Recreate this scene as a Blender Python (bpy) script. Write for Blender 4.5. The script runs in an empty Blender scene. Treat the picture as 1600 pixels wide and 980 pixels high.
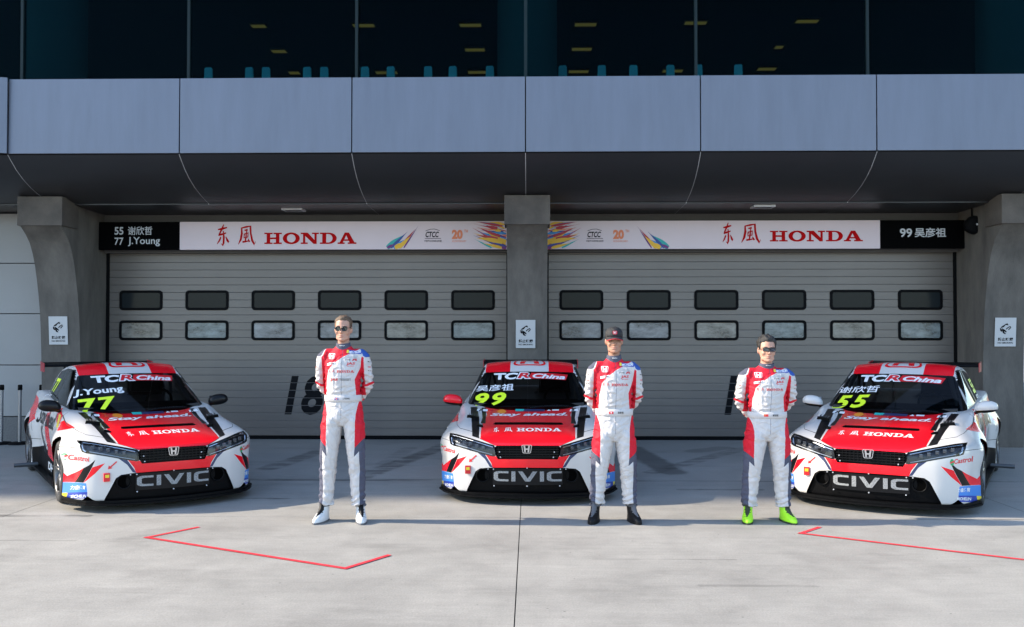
import bpy, bmesh, math, random
import numpy as np
from mathutils import Vector, Matrix
from mathutils.bvhtree import BVHTree
from mathutils.geometry import tessellate_polygon

random.seed(7); RNG = np.random.RandomState(11)
S = bpy.context.scene
COL = S.collection
R = math.radians

# ------------------------------------------------------------------ camera, sky, sun, exposure
F_PX, YAW, PITCH, CAM_H = 1450.0, 0.0200, 0.0200, 1.785      # focal length in px of a 1600 px wide picture
cd = bpy.data.cameras.new('camera'); cam = bpy.data.objects.new('camera', cd); COL.objects.link(cam)
cd.sensor_fit = 'HORIZONTAL'; cd.sensor_width = 36.0; cd.lens = 36.0 * F_PX / 1600.0
cd.clip_start = 0.1; cd.clip_end = 2000
cam.location = (0, 0, CAM_H); cam.rotation_euler = (math.pi / 2 + PITCH, 0, YAW)
S.camera = cam

SUN_EL, SUN_AZ = R(31), R(179.0)      # azimuth measured from +X, the sun stands left of the picture
w = bpy.data.worlds.new('World'); S.world = w; w.use_nodes = True
nt = w.node_tree; bg = nt.nodes['Background']
sky = nt.nodes.new('ShaderNodeTexSky'); sky.sky_type = 'NISHITA'; sky.sun_disc = False
sky.sun_elevation = SUN_EL
sdir = Vector((math.cos(SUN_AZ) * math.cos(SUN_EL), math.sin(SUN_AZ) * math.cos(SUN_EL), math.sin(SUN_EL)))
sky.sun_rotation = math.atan2(sdir.x, sdir.y)
sky.air_density = 1.0; sky.dust_density = 0.5; sky.ozone_density = 2.0
nt.links.new(sky.outputs[0], bg.inputs[0]); bg.inputs[1].default_value = 0.15
sl = bpy.data.lights.new('sun', 'SUN'); sl.energy = 2.9; sl.angle = R(0.6); sl.color = (1.0, 0.885, 0.72)
sun = bpy.data.objects.new('sun', sl); COL.objects.link(sun)
sun.rotation_euler = (-sdir).to_track_quat('-Z', 'Y').to_euler(); sun.location = (-20, 5, 20)
S.view_settings.view_transform = 'Standard'; S.view_settings.look = 'None'
S.view_settings.gamma = 1.0; S.view_settings.use_curve_mapping = False
S.view_settings.exposure = 1.80

def ray(px, py):
    d = ((px - 800) / F_PX, 1.0, -(py - 490) / F_PX)
    cp, sp = math.cos(PITCH), math.sin(PITCH)
    y = d[1] * cp - d[2] * sp; z = d[1] * sp + d[2] * cp; x = d[0]
    c, s = math.cos(YAW), math.sin(YAW)
    return Vector((x * c - y * s, x * s + y * c, z))
def at_y(px, py, Y):
    r = ray(px, py); return Vector((0, 0, CAM_H)) + r * (Y / r.y)
def at_z(px, py, z=0.0):
    r = ray(px, py); return Vector((0, 0, CAM_H)) + r * ((z - CAM_H) / r.z)

# ------------------------------------------------------------------ materials
MATS = {}
def mat(name, col, rough=0.5, metal=0.0, spec=0.5, var=0.0, vscale=4.0, bump=0.0, bscale=40.0, coat=0.0, emit=None, estr=0.0, stretch=None):
    if name in MATS: return MATS[name]
    m = bpy.data.materials.new(name); m.use_nodes = True; t = m.node_tree; b = t.nodes['Principled BSDF']
    b.inputs['Base Color'].default_value = (*col, 1); b.inputs['Roughness'].default_value = rough
    b.inputs['Metallic'].default_value = metal; b.inputs['Specular IOR Level'].default_value = spec
    b.inputs['Coat Weight'].default_value = coat; b.inputs['Coat Roughness'].default_value = 0.06
    tc = t.nodes.new('ShaderNodeTexCoord'); src = tc.outputs['Object']
    if stretch:
        mp = t.nodes.new('ShaderNodeMapping'); mp.inputs['Scale'].default_value = stretch
        t.links.new(src, mp.inputs[0]); src = mp.outputs[0]
    if var > 0:
        n = t.nodes.new('ShaderNodeTexNoise'); n.inputs['Scale'].default_value = vscale; n.inputs['Detail'].default_value = 6; n.inputs['Roughness'].default_value = 0.65
        t.links.new(src, n.inputs['Vector'])
        mr = t.nodes.new('ShaderNodeMapRange'); mr.inputs[1].default_value = 0.25; mr.inputs[2].default_value = 0.75
        mr.inputs[3].default_value = 1 - var; mr.inputs[4].default_value = 1 + var
        t.links.new(n.outputs[0], mr.inputs[0])
        mx = t.nodes.new('ShaderNodeMix'); mx.data_type = 'RGBA'; mx.blend_type = 'MULTIPLY'; mx.inputs[0].default_value = 1
        mx.inputs[6].default_value = (*col, 1); t.links.new(mr.outputs[0], mx.inputs[7]); t.links.new(mx.outputs[2], b.inputs['Base Color'])
        r2 = t.nodes.new('ShaderNodeMapRange'); r2.inputs[3].default_value = max(0.02, rough - var * .4); r2.inputs[4].default_value = min(1, rough + var * .4)
        t.links.new(n.outputs[0], r2.inputs[0]); t.links.new(r2.outputs[0], b.inputs['Roughness'])
    if bump > 0:
        n2 = t.nodes.new('ShaderNodeTexNoise'); n2.inputs['Scale'].default_value = bscale; n2.inputs['Detail'].default_value = 5
        t.links.new(src, n2.inputs['Vector'])
        bp = t.nodes.new('ShaderNodeBump'); bp.inputs['Strength'].default_value = bump; bp.inputs['Distance'].default_value = 0.01
        t.links.new(n2.outputs[0], bp.inputs['Height']); t.links.new(bp.outputs[0], b.inputs['Normal'])
    if emit:
        b.inputs['Emission Color'].default_value = (*emit, 1); b.inputs['Emission Strength'].default_value = estr
    MATS[name] = m; return m

def tinted_glass(name, trans, gloss, refl, rough=0.02):
    """thin pane: tinted see-through plus a constant weak mirror"""
    m = bpy.data.materials.new(name); m.use_nodes = True; t = m.node_tree; t.nodes.remove(t.nodes['Principled BSDF'])
    a = t.nodes.new('ShaderNodeBsdfTransparent'); a.inputs[0].default_value = (*trans, 1)
    g = t.nodes.new('ShaderNodeBsdfGlossy'); g.inputs[0].default_value = (*gloss, 1); g.inputs['Roughness'].default_value = rough
    fr = t.nodes.new('ShaderNodeFresnel'); fr.inputs[0].default_value = 1.45
    mu = t.nodes.new('ShaderNodeMath'); mu.operation = 'MULTIPLY'; mu.inputs[1].default_value = refl; t.links.new(fr.outputs[0], mu.inputs[0])
    mx = t.nodes.new('ShaderNodeMixShader'); t.links.new(mu.outputs[0], mx.inputs[0])
    t.links.new(a.outputs[0], mx.inputs[1]); t.links.new(g.outputs[0], mx.inputs[2]); t.links.new(mx.outputs[0], t.nodes['Material Output'].inputs[0])
    MATS[name] = m; return m

# ------------------------------------------------------------------ object helpers
def tag(o, label=None, cat=None, group=None, kind=None):
    if label: o['label'] = label
    if cat: o['category'] = cat
    if group: o['group'] = group
    if kind: o['kind'] = kind
    return o
def empty(name, loc=(0, 0, 0), rz=0.0, parent=None):
    o = bpy.data.objects.new(name, None); COL.objects.link(o); o.location = loc; o.rotation_euler = (0, 0, rz); o.empty_display_size = .2
    o.parent = parent; return o
def link_mesh(name, me, parent=None):
    o = bpy.data.objects.new(name, me); COL.objects.link(o); o.parent = parent; return o
def mk(name, verts, faces, mats, parent=None, smooth=False, idx=None):
    me = bpy.data.meshes.new(name); me.from_pydata([tuple(v) for v in verts], [], [tuple(f) for f in faces])
    for m in (mats if isinstance(mats, (list, tuple)) else [mats]): me.materials.append(m)
    if idx is not None: me.polygons.foreach_set('material_index', idx)
    if smooth: me.polygons.foreach_set('use_smooth', [True] * len(me.polygons))
    me.update(); return link_mesh(name, me, parent)
def from_bm(name, bm, mats, parent=None, smooth=False, auto=None):
    me = bpy.data.meshes.new(name)
    if auto is not None:
        for e in bm.edges:
            if len(e.link_faces) == 2 and e.calc_face_angle(0) > auto: e.smooth = False
        smooth = True
    for f in bm.faces: f.smooth = smooth
    bm.to_mesh(me); bm.free()
    for m in (mats if isinstance(mats, (list, tuple)) else [mats]): me.materials.append(m)
    return link_mesh(name, me, parent)
def add_box(bm, c, s, bev=0.0, rot=None, mi=0):
    r = bmesh.ops.create_cube(bm, size=1.0); vs = r['verts']
    M = Matrix.Translation(Vector(c)) @ (rot.to_4x4() if rot else Matrix.Identity(4)) @ Matrix.Diagonal((s[0], s[1], s[2], 1))
    bmesh.ops.transform(bm, matrix=M, verts=vs)
    fs = set(f for v in vs for f in v.link_faces)
    for f in fs: f.material_index = mi
    if bev > 0:
        es = list({e for v in vs for e in v.link_edges})
        bmesh.ops.bevel(bm, geom=es, offset=bev, segments=2, affect='EDGES', profile=.7)
    return vs
def box(name, lo, hi, m, parent=None, bev=0.0):
    bm = bmesh.new(); c = [(a + b) / 2 for a, b in zip(lo, hi)]; s = [abs(b - a) for a, b in zip(lo, hi)]
    add_box(bm, c, s, bev); return from_bm(name, bm, m, parent)
def add_tube(bm, pts, rad, seg=10, cap=True, mi=0, closed=False):
    pts = [Vector(p) for p in pts]; n = len(pts)
    rads = rad if isinstance(rad, (list, tuple)) else [rad] * n
    rings = []; up = None
    for i, p in enumerate(pts):
        if closed: d = pts[(i + 1) % n] - pts[i - 1]
        else: d = pts[min(i + 1, n - 1)] - pts[max(i - 1, 0)]
        d.normalize()
        if up is None: up = Vector((0, 0, 1)) if abs(d.z) < .9 else Vector((1, 0, 0))
        a = d.cross(up).normalized(); b = d.cross(a).normalized(); up = -b if False else up
        rings.append([bm.verts.new(p + (a * math.cos(2 * math.pi * k / seg) + b * math.sin(2 * math.pi * k / seg)) * rads[i]) for k in range(seg)])
    m_ = n if closed else n - 1
    for i in range(m_):
        A, B = rings[i], rings[(i + 1) % n]
        for k in range(seg):
            f = bm.faces.new((A[k], A[(k + 1) % seg], B[(k + 1) % seg], B[k])); f.material_index = mi
    if cap and not closed:
        bm.faces.new(rings[0][::-1]).material_index = mi; bm.faces.new(rings[-1]).material_index = mi
    return rings
def add_lathe(bm, prof, axis='X', c=(0, 0, 0), seg=40, mi=0, closed=False):
    """prof: list of (axial, radius)"""
    rings = []
    for a, r in prof:
        ring = []
        for k in range(seg):
            t = 2 * math.pi * k / seg; p = (a, r * math.cos(t), r * math.sin(t))
            if axis == 'Y': p = (p[1], p[0], p[2])
            if axis == 'Z': p = (p[1], p[2], p[0])
            ring.append(bm.verts.new((p[0] + c[0], p[1] + c[1], p[2] + c[2])))
        rings.append(ring)
    L = len(rings)
    for i in range(L if closed else L - 1):
        A, B = rings[i], rings[(i + 1) % L]
        for k in range(seg): bm.faces.new((A[k], A[(k + 1) % seg], B[(k + 1) % seg], B[k])).material_index = mi
    return rings
def prism(bm, poly, axis, a0, a1, mi=0):
    """extrude a 2D outline along axis; 2D axes are the two others in order"""
    def P(u, v, a): return {'X': (a, u, v), 'Y': (u, a, v), 'Z': (u, v, a)}[axis]
    A = [bm.verts.new(P(u, v, a0)) for u, v in poly]; B = [bm.verts.new(P(u, v, a1)) for u, v in poly]
    n = len(poly); fs = [bm.faces.new(A), bm.faces.new(B[::-1])]
    for i in range(n): fs.append(bm.faces.new((A[i], B[i], B[(i + 1) % n], A[(i + 1) % n])))
    for f in fs: f.material_index = mi
    bmesh.ops.recalc_face_normals(bm, faces=fs); return fs
def rrect(x0, x1, z0, z1, r, n=5):
    o = []
    for cx, cz, a0 in ((x1 - r, z1 - r, 0), (x0 + r, z1 - r, 90), (x0 + r, z0 + r, 180), (x1 - r, z0 + r, 270)):
        for k in range(n + 1):
            a = R(a0 + 90 * k / n); o.append((cx + r * math.cos(a), cz + r * math.sin(a)))
    return o

# ------------------------------------------------------------------ flat shapes and lettering (2D: verts, faces)
def eval2d(cu):
    o = bpy.data.objects.new('tmp', cu); COL.objects.link(o)
    dg = bpy.context.evaluated_depsgraph_get(); dg.update(); e = o.evaluated_get(dg); me = e.to_mesh()
    V = [(v.co.x, v.co.y) for v in me.vertices]; Fc = [tuple(p.vertices) for p in me.polygons]
    e.to_mesh_clear(); bpy.data.objects.remove(o); bpy.data.curves.remove(cu)
    return V, Fc
_tc = {}
def text2d(s, bold=0.0, shear=0.0, sp=1.0, res=3):
    """lettering scaled into the unit box 0..1 x 0..1; returns verts, faces, aspect"""
    key = (s, bold, shear, sp)
    if key in _tc: return _tc[key]
    cu = bpy.data.curves.new('tmp', 'FONT'); cu.body = s; cu.offset = bold; cu.shear = shear; cu.space_character = sp; cu.resolution_u = res
    V, Fc = eval2d(cu)
    if not V: _tc[key] = ([], [], 1.0); return _tc[key]
    A = np.array(V); lo = A.min(0); hi = A.max(0); asp = (hi[0] - lo[0]) / max(1e-6, hi[1] - lo[1])
    _tc[key] = (((A - lo) / (hi - lo)).tolist(), Fc, asp); return _tc[key]
def poly2d(loops):
    """filled outlines (holes by even-odd)"""
    cu = bpy.data.curves.new('tmp', 'CURVE'); cu.dimensions = '2D'; cu.fill_mode = 'BOTH'
    for lp in loops:
        sp = cu.splines.new('POLY'); sp.points.add(len(lp) - 1); sp.use_cyclic_u = True
        for i, p in enumerate(lp): sp.points[i].co = (p[0], p[1], 0, 1)
    return eval2d(cu)
def arc(cx, cy, rx, ry, a0, a1, n=14):
    return [(cx + rx * math.cos(R(a0 + (a1 - a0) * k / n)), cy + ry * math.sin(R(a0 + (a1 - a0) * k / n))) for k in range(n + 1)]
def stroke(pts, wd):
    """outline of a tapering brush stroke; pts polyline, wd list of half widths"""
    L, Rr = [], []
    n = len(pts)
    for i, p in enumerate(pts):
        a = pts[max(i - 1, 0)]; b = pts[min(i + 1, n - 1)]; dx, dy = b[0] - a[0], b[1] - a[1]; l = math.hypot(dx, dy) or 1
        nx, ny = -dy / l, dx / l; h = wd[i] if isinstance(wd, (list, tuple)) else wd
        L.append((p[0] + nx * h, p[1] + ny * h)); Rr.append((p[0] - nx * h, p[1] - ny * h))
    return L + Rr[::-1]
def slab_word(word='HONDA'):
    """wide slab-serif capitals as outlines; unit height, returns loops in x 0..W, y 0..1"""
    t = .20; sfh = .13; out = []; x = 0.0
    def H():
        w_ = 1.25; a, b = .17, .17 + .25; c, d = w_ - b, w_ - a
        return [[(0, 0), (.59, 0), (.59, sfh), (b, sfh), (b, .43), (c, .43), (c, sfh), (w_ - .59, sfh), (w_ - .59, 0), (w_, 0), (w_, sfh), (d, sfh), (d, 1 - sfh), (w_, 1 - sfh), (w_, 1), (w_ - .59, 1), (w_ - .59, 1 - sfh), (c, 1 - sfh), (c, .58), (b, .58), (b, 1 - sfh), (.59, 1 - sfh), (.59, 1), (0, 1), (0, 1 - sfh), (a, 1 - sfh), (a, sfh), (0, sfh)]], w_
    def O():
        w_ = 1.22; return [arc(w_ / 2, .5, w_ / 2, .52, 0, 348, 30), arc(w_ / 2, .5, w_ / 2 - .30, .36, 0, 348, 30)], w_
    def N():
        w_ = 1.30; a = .16; b = a + .16; d = w_ - .16; c = d - .16
        return [[(0, 0), (.50, 0), (.50, sfh), (b, sfh), (b, .70), (.92, 0), (d, 0), (d, 1 - sfh), (w_, 1 - sfh), (w_, 1), (w_ - .50, 1), (w_ - .50, 1 - sfh), (c, 1 - sfh), (c, .36), (.50, 1), (0, 1), (0, 1 - sfh), (a, 1 - sfh), (a, sfh), (0, sfh)]], w_
    def D():
        w_ = 1.20; o = [(0, 0), (.62, 0)] + arc(.62, .5, w_ - .62, .5, -88, 88, 18) + [(.62, 1), (0, 1), (0, 1 - sfh), (.17, 1 - sfh), (.17, sfh), (0, sfh)]
        i = [(.45, sfh), (.60, sfh)] + arc(.60, .5, w_ - .62 - .28, .5 - sfh, -85, 85, 14) + [(.60, 1 - sfh), (.45, 1 - sfh)]
        return [o, i], w_
    def A():
        w_ = 1.34; return [[(0, 0), (.50, 0), (.50, sfh), (.37, sfh), (.42, .27), (.80, .27), (.85, sfh), (.72, sfh), (.72, 0), (w_, 0), (w_, sfh), (w_ - .13, sfh), (.80, 1), (.50, 1), (.14, sfh), (0, sfh)], [(.48, .40), (.74, .40), (.61, .76)]], w_
    for ch in word:
        lp, w_ = {'H': H, 'O': O, 'N': N, 'D': D, 'A': A}[ch]()
        out += [[(p[0] + x, p[1]) for p in l] for l in lp]; x += w_ + .07
    x -= .07
    return [[(p[0] / x, p[1]) for p in l] for l in out], x
def brush_dongfeng():
    """the two brush-written characters, unit boxes 0..1; list of strokes (each its own loop)"""
    a = [([(.15, .76), (.45, .80), (.78, .86)], [.02, .035, .02]), ([(.55, 1.0), (.42, .78), (.25, .55), (.18, .50), (.40, .53), (.72, .60)], [.02, .035, .03, .03, .03, .02]),
         ([(.52, .70), (.56, .40), (.54, .12), (.48, .02), (.38, .10)], [.02, .04, .04, .03, .01]), ([(.36, .40), (.24, .22), (.10, .08)], [.03, .03, .008]), ([(.70, .42), (.80, .25), (.90, .16)], [.012, .045, .03])]
    b = [([(.22, .88), (.24, .60), (.18, .30), (.05, .06)], [.02, .035, .035, .008]), ([(.22, .86), (.50, .92), (.70, .95), (.72, .60), (.80, .25), (.92, .06), (.98, .20)], [.02, .03, .035, .03, .035, .035, .01]),
         ([(.38, .74), (.55, .78)], [.02, .03]), ([(.36, .56), (.58, .62), (.56, .42), (.36, .38), (.37, .56)], [.02, .025, .02, .02, .02]), ([(.50, .72), (.46, .40), (.42, .18)], [.015, .025, .02]), ([(.28, .18), (.45, .20), (.62, .24)], [.03, .025, .015]), ([(.58, .34), (.66, .18)], [.01, .03])]
    k = 1.55; return [stroke(p, [q * k for q in w_]) for p, w_ in a], [stroke(p, [q * k for q in w_]) for p, w_ in b]
def merge2d(parts):
    V, Fc = [], []
    for v, f in parts:
        o = len(V); V += list(v); Fc += [tuple(i + o for i in q) for q in f]
    return V, Fc
def fit2d(vf, x0, y0, x1, y1):
    """unit-box shape into a box (x0,y0 lower-left)"""
    return [(x0 + v[0] * (x1 - x0), y0 + v[1] * (y1 - y0)) for v in vf[0]], vf[1]
def flat(name, vf, m, parent, Y, x=0.0, z=0.0):
    """lettering on an upright surface facing the camera at depth Y"""
    V = [(v[0] + x, Y, v[1] + z) for v in vf[0]]
    o = mk(name, V, vf[1], m, parent)
    me = o.data
    if len(me.polygons) and me.polygons[0].normal.y > 0: me.flip_normals()
    return o

# ================================================================== SETTING: concrete apron
def concrete_ground():
    m = bpy.data.materials.new('apron concrete'); m.use_nodes = True; t = m.node_tree; b = t.nodes['Principled BSDF']
    L = t.links.new; N = t.nodes.new
    tc = N('ShaderNodeTexCoord'); P = tc.outputs['Object']
    def noise(scale, detail=6, rough=.6, vec=P, st=None):
        if st:
            mp = N('ShaderNodeMapping'); mp.inputs['Scale'].default_value = st; L(vec, mp.inputs[0]); vec = mp.outputs[0]
        n = N('ShaderNodeTexNoise'); n.inputs['Scale'].default_value = scale; n.inputs['Detail'].default_value = detail; n.inputs['Roughness'].default_value = rough
        L(vec, n.inputs['Vector']); return n.outputs[0]
    def rng(v, a, b_, c, d):
        r = N('ShaderNodeMapRange'); r.inputs[1].default_value = a; r.inputs[2].default_value = b_; r.inputs[3].default_value = c; r.inputs[4].default_value = d
        L(v, r.inputs[0]); return r.outputs[0]
    def mth(op, a, b_):
        r = N('ShaderNodeMath'); r.operation = op
        for i, v in enumerate((a, b_)):
            if isinstance(v, (int, float)): r.inputs[i].default_value = v
            else: L(v, r.inputs[i])
        return r.outputs[0]
    big = rng(noise(.35, 5, .6), .3, .7, .88, 1.08)
    mid = rng(noise(2.2, 9, .75), .3, .7, .86, 1.09)
    brush = rng(noise(1.2, 4, .6, st=(1, 14, 1)), .35, .65, .97, 1.03)
    fine = rng(noise(70, 4, .75), .3, .72, .80, 1.10)
    val = mth('MULTIPLY', mth('MULTIPLY', big, mid), mth('MULTIPLY', fine, brush))
    # pits: small dark specks
    vo = N('ShaderNodeTexVoronoi'); vo.inputs['Scale'].default_value = 9; L(P, vo.inputs['Vector'])
    sep = N('ShaderNodeSeparateColor'); L(vo.outputs['Color'], sep.inputs[0])
    pit = mth('MULTIPLY', mth('LESS_THAN', vo.outputs['Distance'], .07), mth('GREATER_THAN', sep.outputs[0], .80))
    vo2 = N('ShaderNodeTexVoronoi'); vo2.inputs['Scale'].default_value = 26; L(P, vo2.inputs['Vector'])
    sep2 = N('ShaderNodeSeparateColor'); L(vo2.outputs['Color'], sep2.inputs[0])
    clus = mth('GREATER_THAN', noise(.9, 3), .52)
    pit2 = mth('MULTIPLY', mth('MULTIPLY', mth('LESS_THAN', vo2.outputs['Distance'], .10), mth('GREATER_THAN', sep2.outputs[1], .85)), clus)
    val = mth('MULTIPLY', val, mth('SUBTRACT', 1, mth('ADD', mth('MULTIPLY', pit, .45), mth('MULTIPLY', pit2, .40))))
    blot = rng(noise(.55, 6, .72, st=(1, 2.2, 1)), .52, .68, 1, .80); val = mth('MULTIPLY', val, blot)
    scuff = rng(noise(3.5, 8, .75, st=(.35, 3.0, 1)), .60, .72, 1, .82); val = mth('MULTIPLY', val, scuff)
    # rubber marks and damp streaks along the joints, each with its own place
    edge = noise(5, 5, .7); brk = rng(noise(1.6, 5, .7, st=(1, 3, 1)), .38, .58, 0, 1)
    def mark(a, b_, wd, dark, broken=True):
        A = Vector((*a, 0)); B = Vector((*b_, 0)); ba = B - A
        s1 = N('ShaderNodeVectorMath'); s1.operation = 'SUBTRACT'; L(P, s1.inputs[0]); s1.inputs[1].default_value = A
        fl = N('ShaderNodeVectorMath'); fl.operation = 'MULTIPLY'; L(s1.outputs[0], fl.inputs[0]); fl.inputs[1].default_value = (1, 1, 0)
        d = N('ShaderNodeVectorMath'); d.operation = 'DOT_PRODUCT'; L(fl.outputs[0], d.inputs[0]); d.inputs[1].default_value = ba
        h = N('ShaderNodeMath'); h.operation = 'DIVIDE'; h.use_clamp = True; L(d.outputs['Value'], h.inputs[0]); h.inputs[1].default_value = ba.length_squared
        sc = N('ShaderNodeVectorMath'); sc.operation = 'SCALE'; sc.inputs[0].default_value = ba; L(h.outputs[0], sc.inputs['Scale'])
        df = N('ShaderNodeVectorMath'); df.operation = 'DISTANCE'; L(fl.outputs[0], df.inputs[0]); L(sc.outputs[0], df.inputs[1])
        ds = mth('ADD', df.outputs['Value'], mth('MULTIPLY', mth('SUBTRACT', edge, .5), wd * .9))
        k = rng(ds, wd * .75, wd * 1.15, dark, 0)
        if broken: k = mth('MULTIPLY', k, brk)
        return mth('SUBTRACT', 1, k)
    g = lambda x, y: at_z(x, y)[:2]
    MK = [((565, 745), (700, 695), .16, .62, 1), ((420, 732), (505, 704), .16, .52, 1), ((985, 700), (1050, 738), .20, .52, 0), ((1020, 738), (1165, 700), .13, .45, 1),
          ((1085, 705), (1130, 700), .18, .30, 0), ((600, 725), (640, 700), .12, .25, 1)]
    for a, b_, wd, dk, br in MK: val = mth('MULTIPLY', val, mark(g(*a), g(*b_), wd, dk, br))
    for y, x0, x1, wd, dk in ((8.96, -7, -4.3, .055, .55), (8.96, 2.2, 7, .03, .55), (11.2, -3.4, -1.1, .075, .60), (11.2, 1.2, 3.0, .035, .5), (9.93, -3.8, -2.6, .04, .6), (12.45, -4, 3.5, .02, .25), (10.6, 1.7, 2.6, .05, .5), (10.35, -9, -5, .025, .4), (7.9, -6, -3.9, .02, .30), (6.6, 1.2, 2.0, .03, .22), (7.35, .5, 1.6, .02, .25), (11.25, 5.5, 8, .06, .45)):
        val = mth('MULTIPLY', val, mark((x0, y), (x1, y), wd, dk, True))
    mx = N('ShaderNodeMix'); mx.data_type = 'RGBA'; mx.blend_type = 'MULTIPLY'; mx.inputs[0].default_value = 1
    mx.inputs[6].default_value = (.308, .292, .262, 1); L(val, mx.inputs[7]); L(mx.outputs[2], b.inputs['Base Color'])
    L(rng(noise(1.1, 5), .3, .7, .55, .85), b.inputs['Roughness']); b.inputs['Specular IOR Level'].default_value = .35
    bp = N('ShaderNodeBump'); bp.inputs['Strength'].default_value = .35; bp.inputs['Distance'].default_value = .006
    L(mth('SUBTRACT', mth('ADD', noise(45, 5, .7), mth('MULTIPLY', noise(4, 4), 1.5)), mth('MULTIPLY', pit, 1.0)), bp.inputs['Height']); L(bp.outputs[0], b.inputs['Normal'])
    return m
M_apron = concrete_ground()
M_joint = mat('joint filler', (.035, .033, .03), .9, var=.4, vscale=8)
gb = mk('ground', [(-900, -900, -.03), (900, -900, -.03), (900, 900, -.03), (-900, 900, -.03)], [(0, 1, 2, 3)], mat('far asphalt', (.16, .155, .15), .9, var=.2, vscale=.3))
tag(gb, kind='structure')
apron = mk('pit_apron', [(-30.3, -12.3, -.022), (30.2, -12.3, -.022), (30.2, 15.6, -.022), (-30.3, 15.6, -.022)], [(0, 1, 2, 3)], M_joint); tag(apron, kind='structure')
xs = [-.1 + 5 * k for k in range(-6, 7)]; ys = [-12.2, -6.1, -1.05, 3.95, 8.96, 12.45, 15.55]
for i in range(len(xs) - 1):
    for j in range(len(ys) - 1):
        g = .0038
        bm = bmesh.new(); add_box(bm, ((xs[i] + xs[i + 1]) / 2, (ys[j] + ys[j + 1]) / 2, -.010), (5 - 2 * g, ys[j + 1] - ys[j] - 2 * g * .6, .020), 0)
        from_bm('concrete_slab', bm, M_apron, apron)
# red tape corners stuck to the apron
M_tape = mat('red floor tape', (.62, .022, .036), .6, var=.22, vscale=14)
t_ = M_tape.node_tree; n_ = t_.nodes.new('ShaderNodeTexNoise'); n_.inputs['Scale'].default_value = 38; n_.inputs['Detail'].default_value = 5; n_.inputs['Roughness'].default_value = .75
cr_ = t_.nodes.new('ShaderNodeValToRGB'); cr_.color_ramp.elements[0].position = .57; cr_.color_ramp.elements[0].color = (1, 1, 1, 1); cr_.color_ramp.elements[1].position = .68; cr_.color_ramp.elements[1].color = (.15, .15, .15, 1)
t_.links.new([q for q in t_.nodes if q.type == 'TEX_COORD'][0].outputs['Object'], n_.inputs['Vector']); t_.links.new(n_.outputs[0], cr_.inputs[0]); t_.links.new(cr_.outputs[0], t_.nodes['Principled BSDF'].inputs['Alpha'])
def tape(pts, label, wd=.042):
    P3 = [at_z(*p) for p in pts]; bm = bmesh.new()
    lp = stroke([(p.x, p.y) for p in P3], wd / 2); n = len(pts)
    # mitred strip: widths along each corner stay constant
    for i in range(n - 1):
        a, b_ = P3[i], P3[i + 1]; d = (b_ - a).normalized(); nrm = Vector((-d.y, d.x, 0)) * wd / 2
        e0 = a - d * (wd / 2 if i > 0 else 0); e1 = b_ + d * (wd / 2 if i < n - 2 else 0)
        z = .004 + .0012 * i
        bm.faces.new([bm.verts.new((v.x, v.y, z)) for v in (e0 + nrm, e0 - nrm, e1 - nrm, e1 + nrm)])
    for f in bm.faces:
        if f.normal.z < 0 or True: f.normal_update()
    bmesh.ops.recalc_face_normals(bm, faces=bm.faces)
    o = from_bm('floor_tape', bm, M_tape); tag(o, label, 'tape', 'red tape corner marks on the apron'); return o
tape([(311, 824), (229, 840.5), (540, 889), (609, 868)], 'red tape bracket on the concrete with three legs, in front of the leftmost driver')
tape([(1281, 824), (1251, 834), (1640, 880)], 'red tape corner running out of frame at lower right, by the bright green shoes')

# ================================================================== PIT BUILDING
M_conc = mat('column concrete', (.105, .093, .080), .88, var=.42, vscale=2.4, stretch=(1.6, 1.6, .55), bump=.35, bscale=30)
M_cap = mat('capital concrete', (.085, .071, .058), .88, var=.42, vscale=2.5, bump=.35, bscale=30)
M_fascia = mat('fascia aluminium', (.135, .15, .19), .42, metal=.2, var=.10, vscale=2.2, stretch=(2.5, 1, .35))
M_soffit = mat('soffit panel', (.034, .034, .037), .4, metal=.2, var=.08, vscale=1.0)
M_seam = mat('dark seam', (.02, .02, .022), .8)
M_edge = mat('bright panel edge', (.55, .55, .55), .45)
M_wall = mat('wall panel', (.275, .27, .265), .55, var=.06, vscale=1.0)
M_granite = mat('granite plinth', (.11, .11, .11), .6, var=.5, vscale=45)
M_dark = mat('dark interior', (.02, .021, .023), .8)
bld = empty('pit_building', (-.05, 15.4, 0)); tag(bld, 'grey two storey pit building with concrete columns, curved soffit and blue grey balcony panels', 'building')
BI = bld.matrix_basis.copy()
def bpart(o, parent=None):
    """the building's origin stands at its middle: parts keep world-space vertices"""
    o.parent = parent or bld
    if parent is None: o.matrix_parent_inverse = Matrix.Translation((.05, -15.4, 0))
    return o
PITCHX, CX0 = 7.36, -.05
prof = [(13.86, 3.395), (13.93, 3.34), (14.02, 3.27), (14.13, 3.16), (14.22, 3.00), (14.29, 2.82), (14.35, 2.60), (14.40, 2.38), (14.445, 2.12), (14.475, 1.85), (14.50, 1.5), (14.52, 1.1), (14.53, 0.0)]
for k in (-2, -1, 0, 1, 2):
    x = CX0 + k * PITCHX
    bm = bmesh.new(); prism(bm, prof + [(15.45, 0.0), (15.45, 3.78), (14.3, 3.78), (14.3, 3.395)], 'X', x - .31, x + .31)
    col = bpart(from_bm('column', bm, M_conc, None, auto=.5))
    bm = bmesh.new(); add_box(bm, (x, 14.09, 3.613), (.686, .52, .44), .008)
    # the capital is cut so that its back runs into the column
    cp = from_bm('capital', bm, M_cap); bpart(cp, col)
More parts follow.
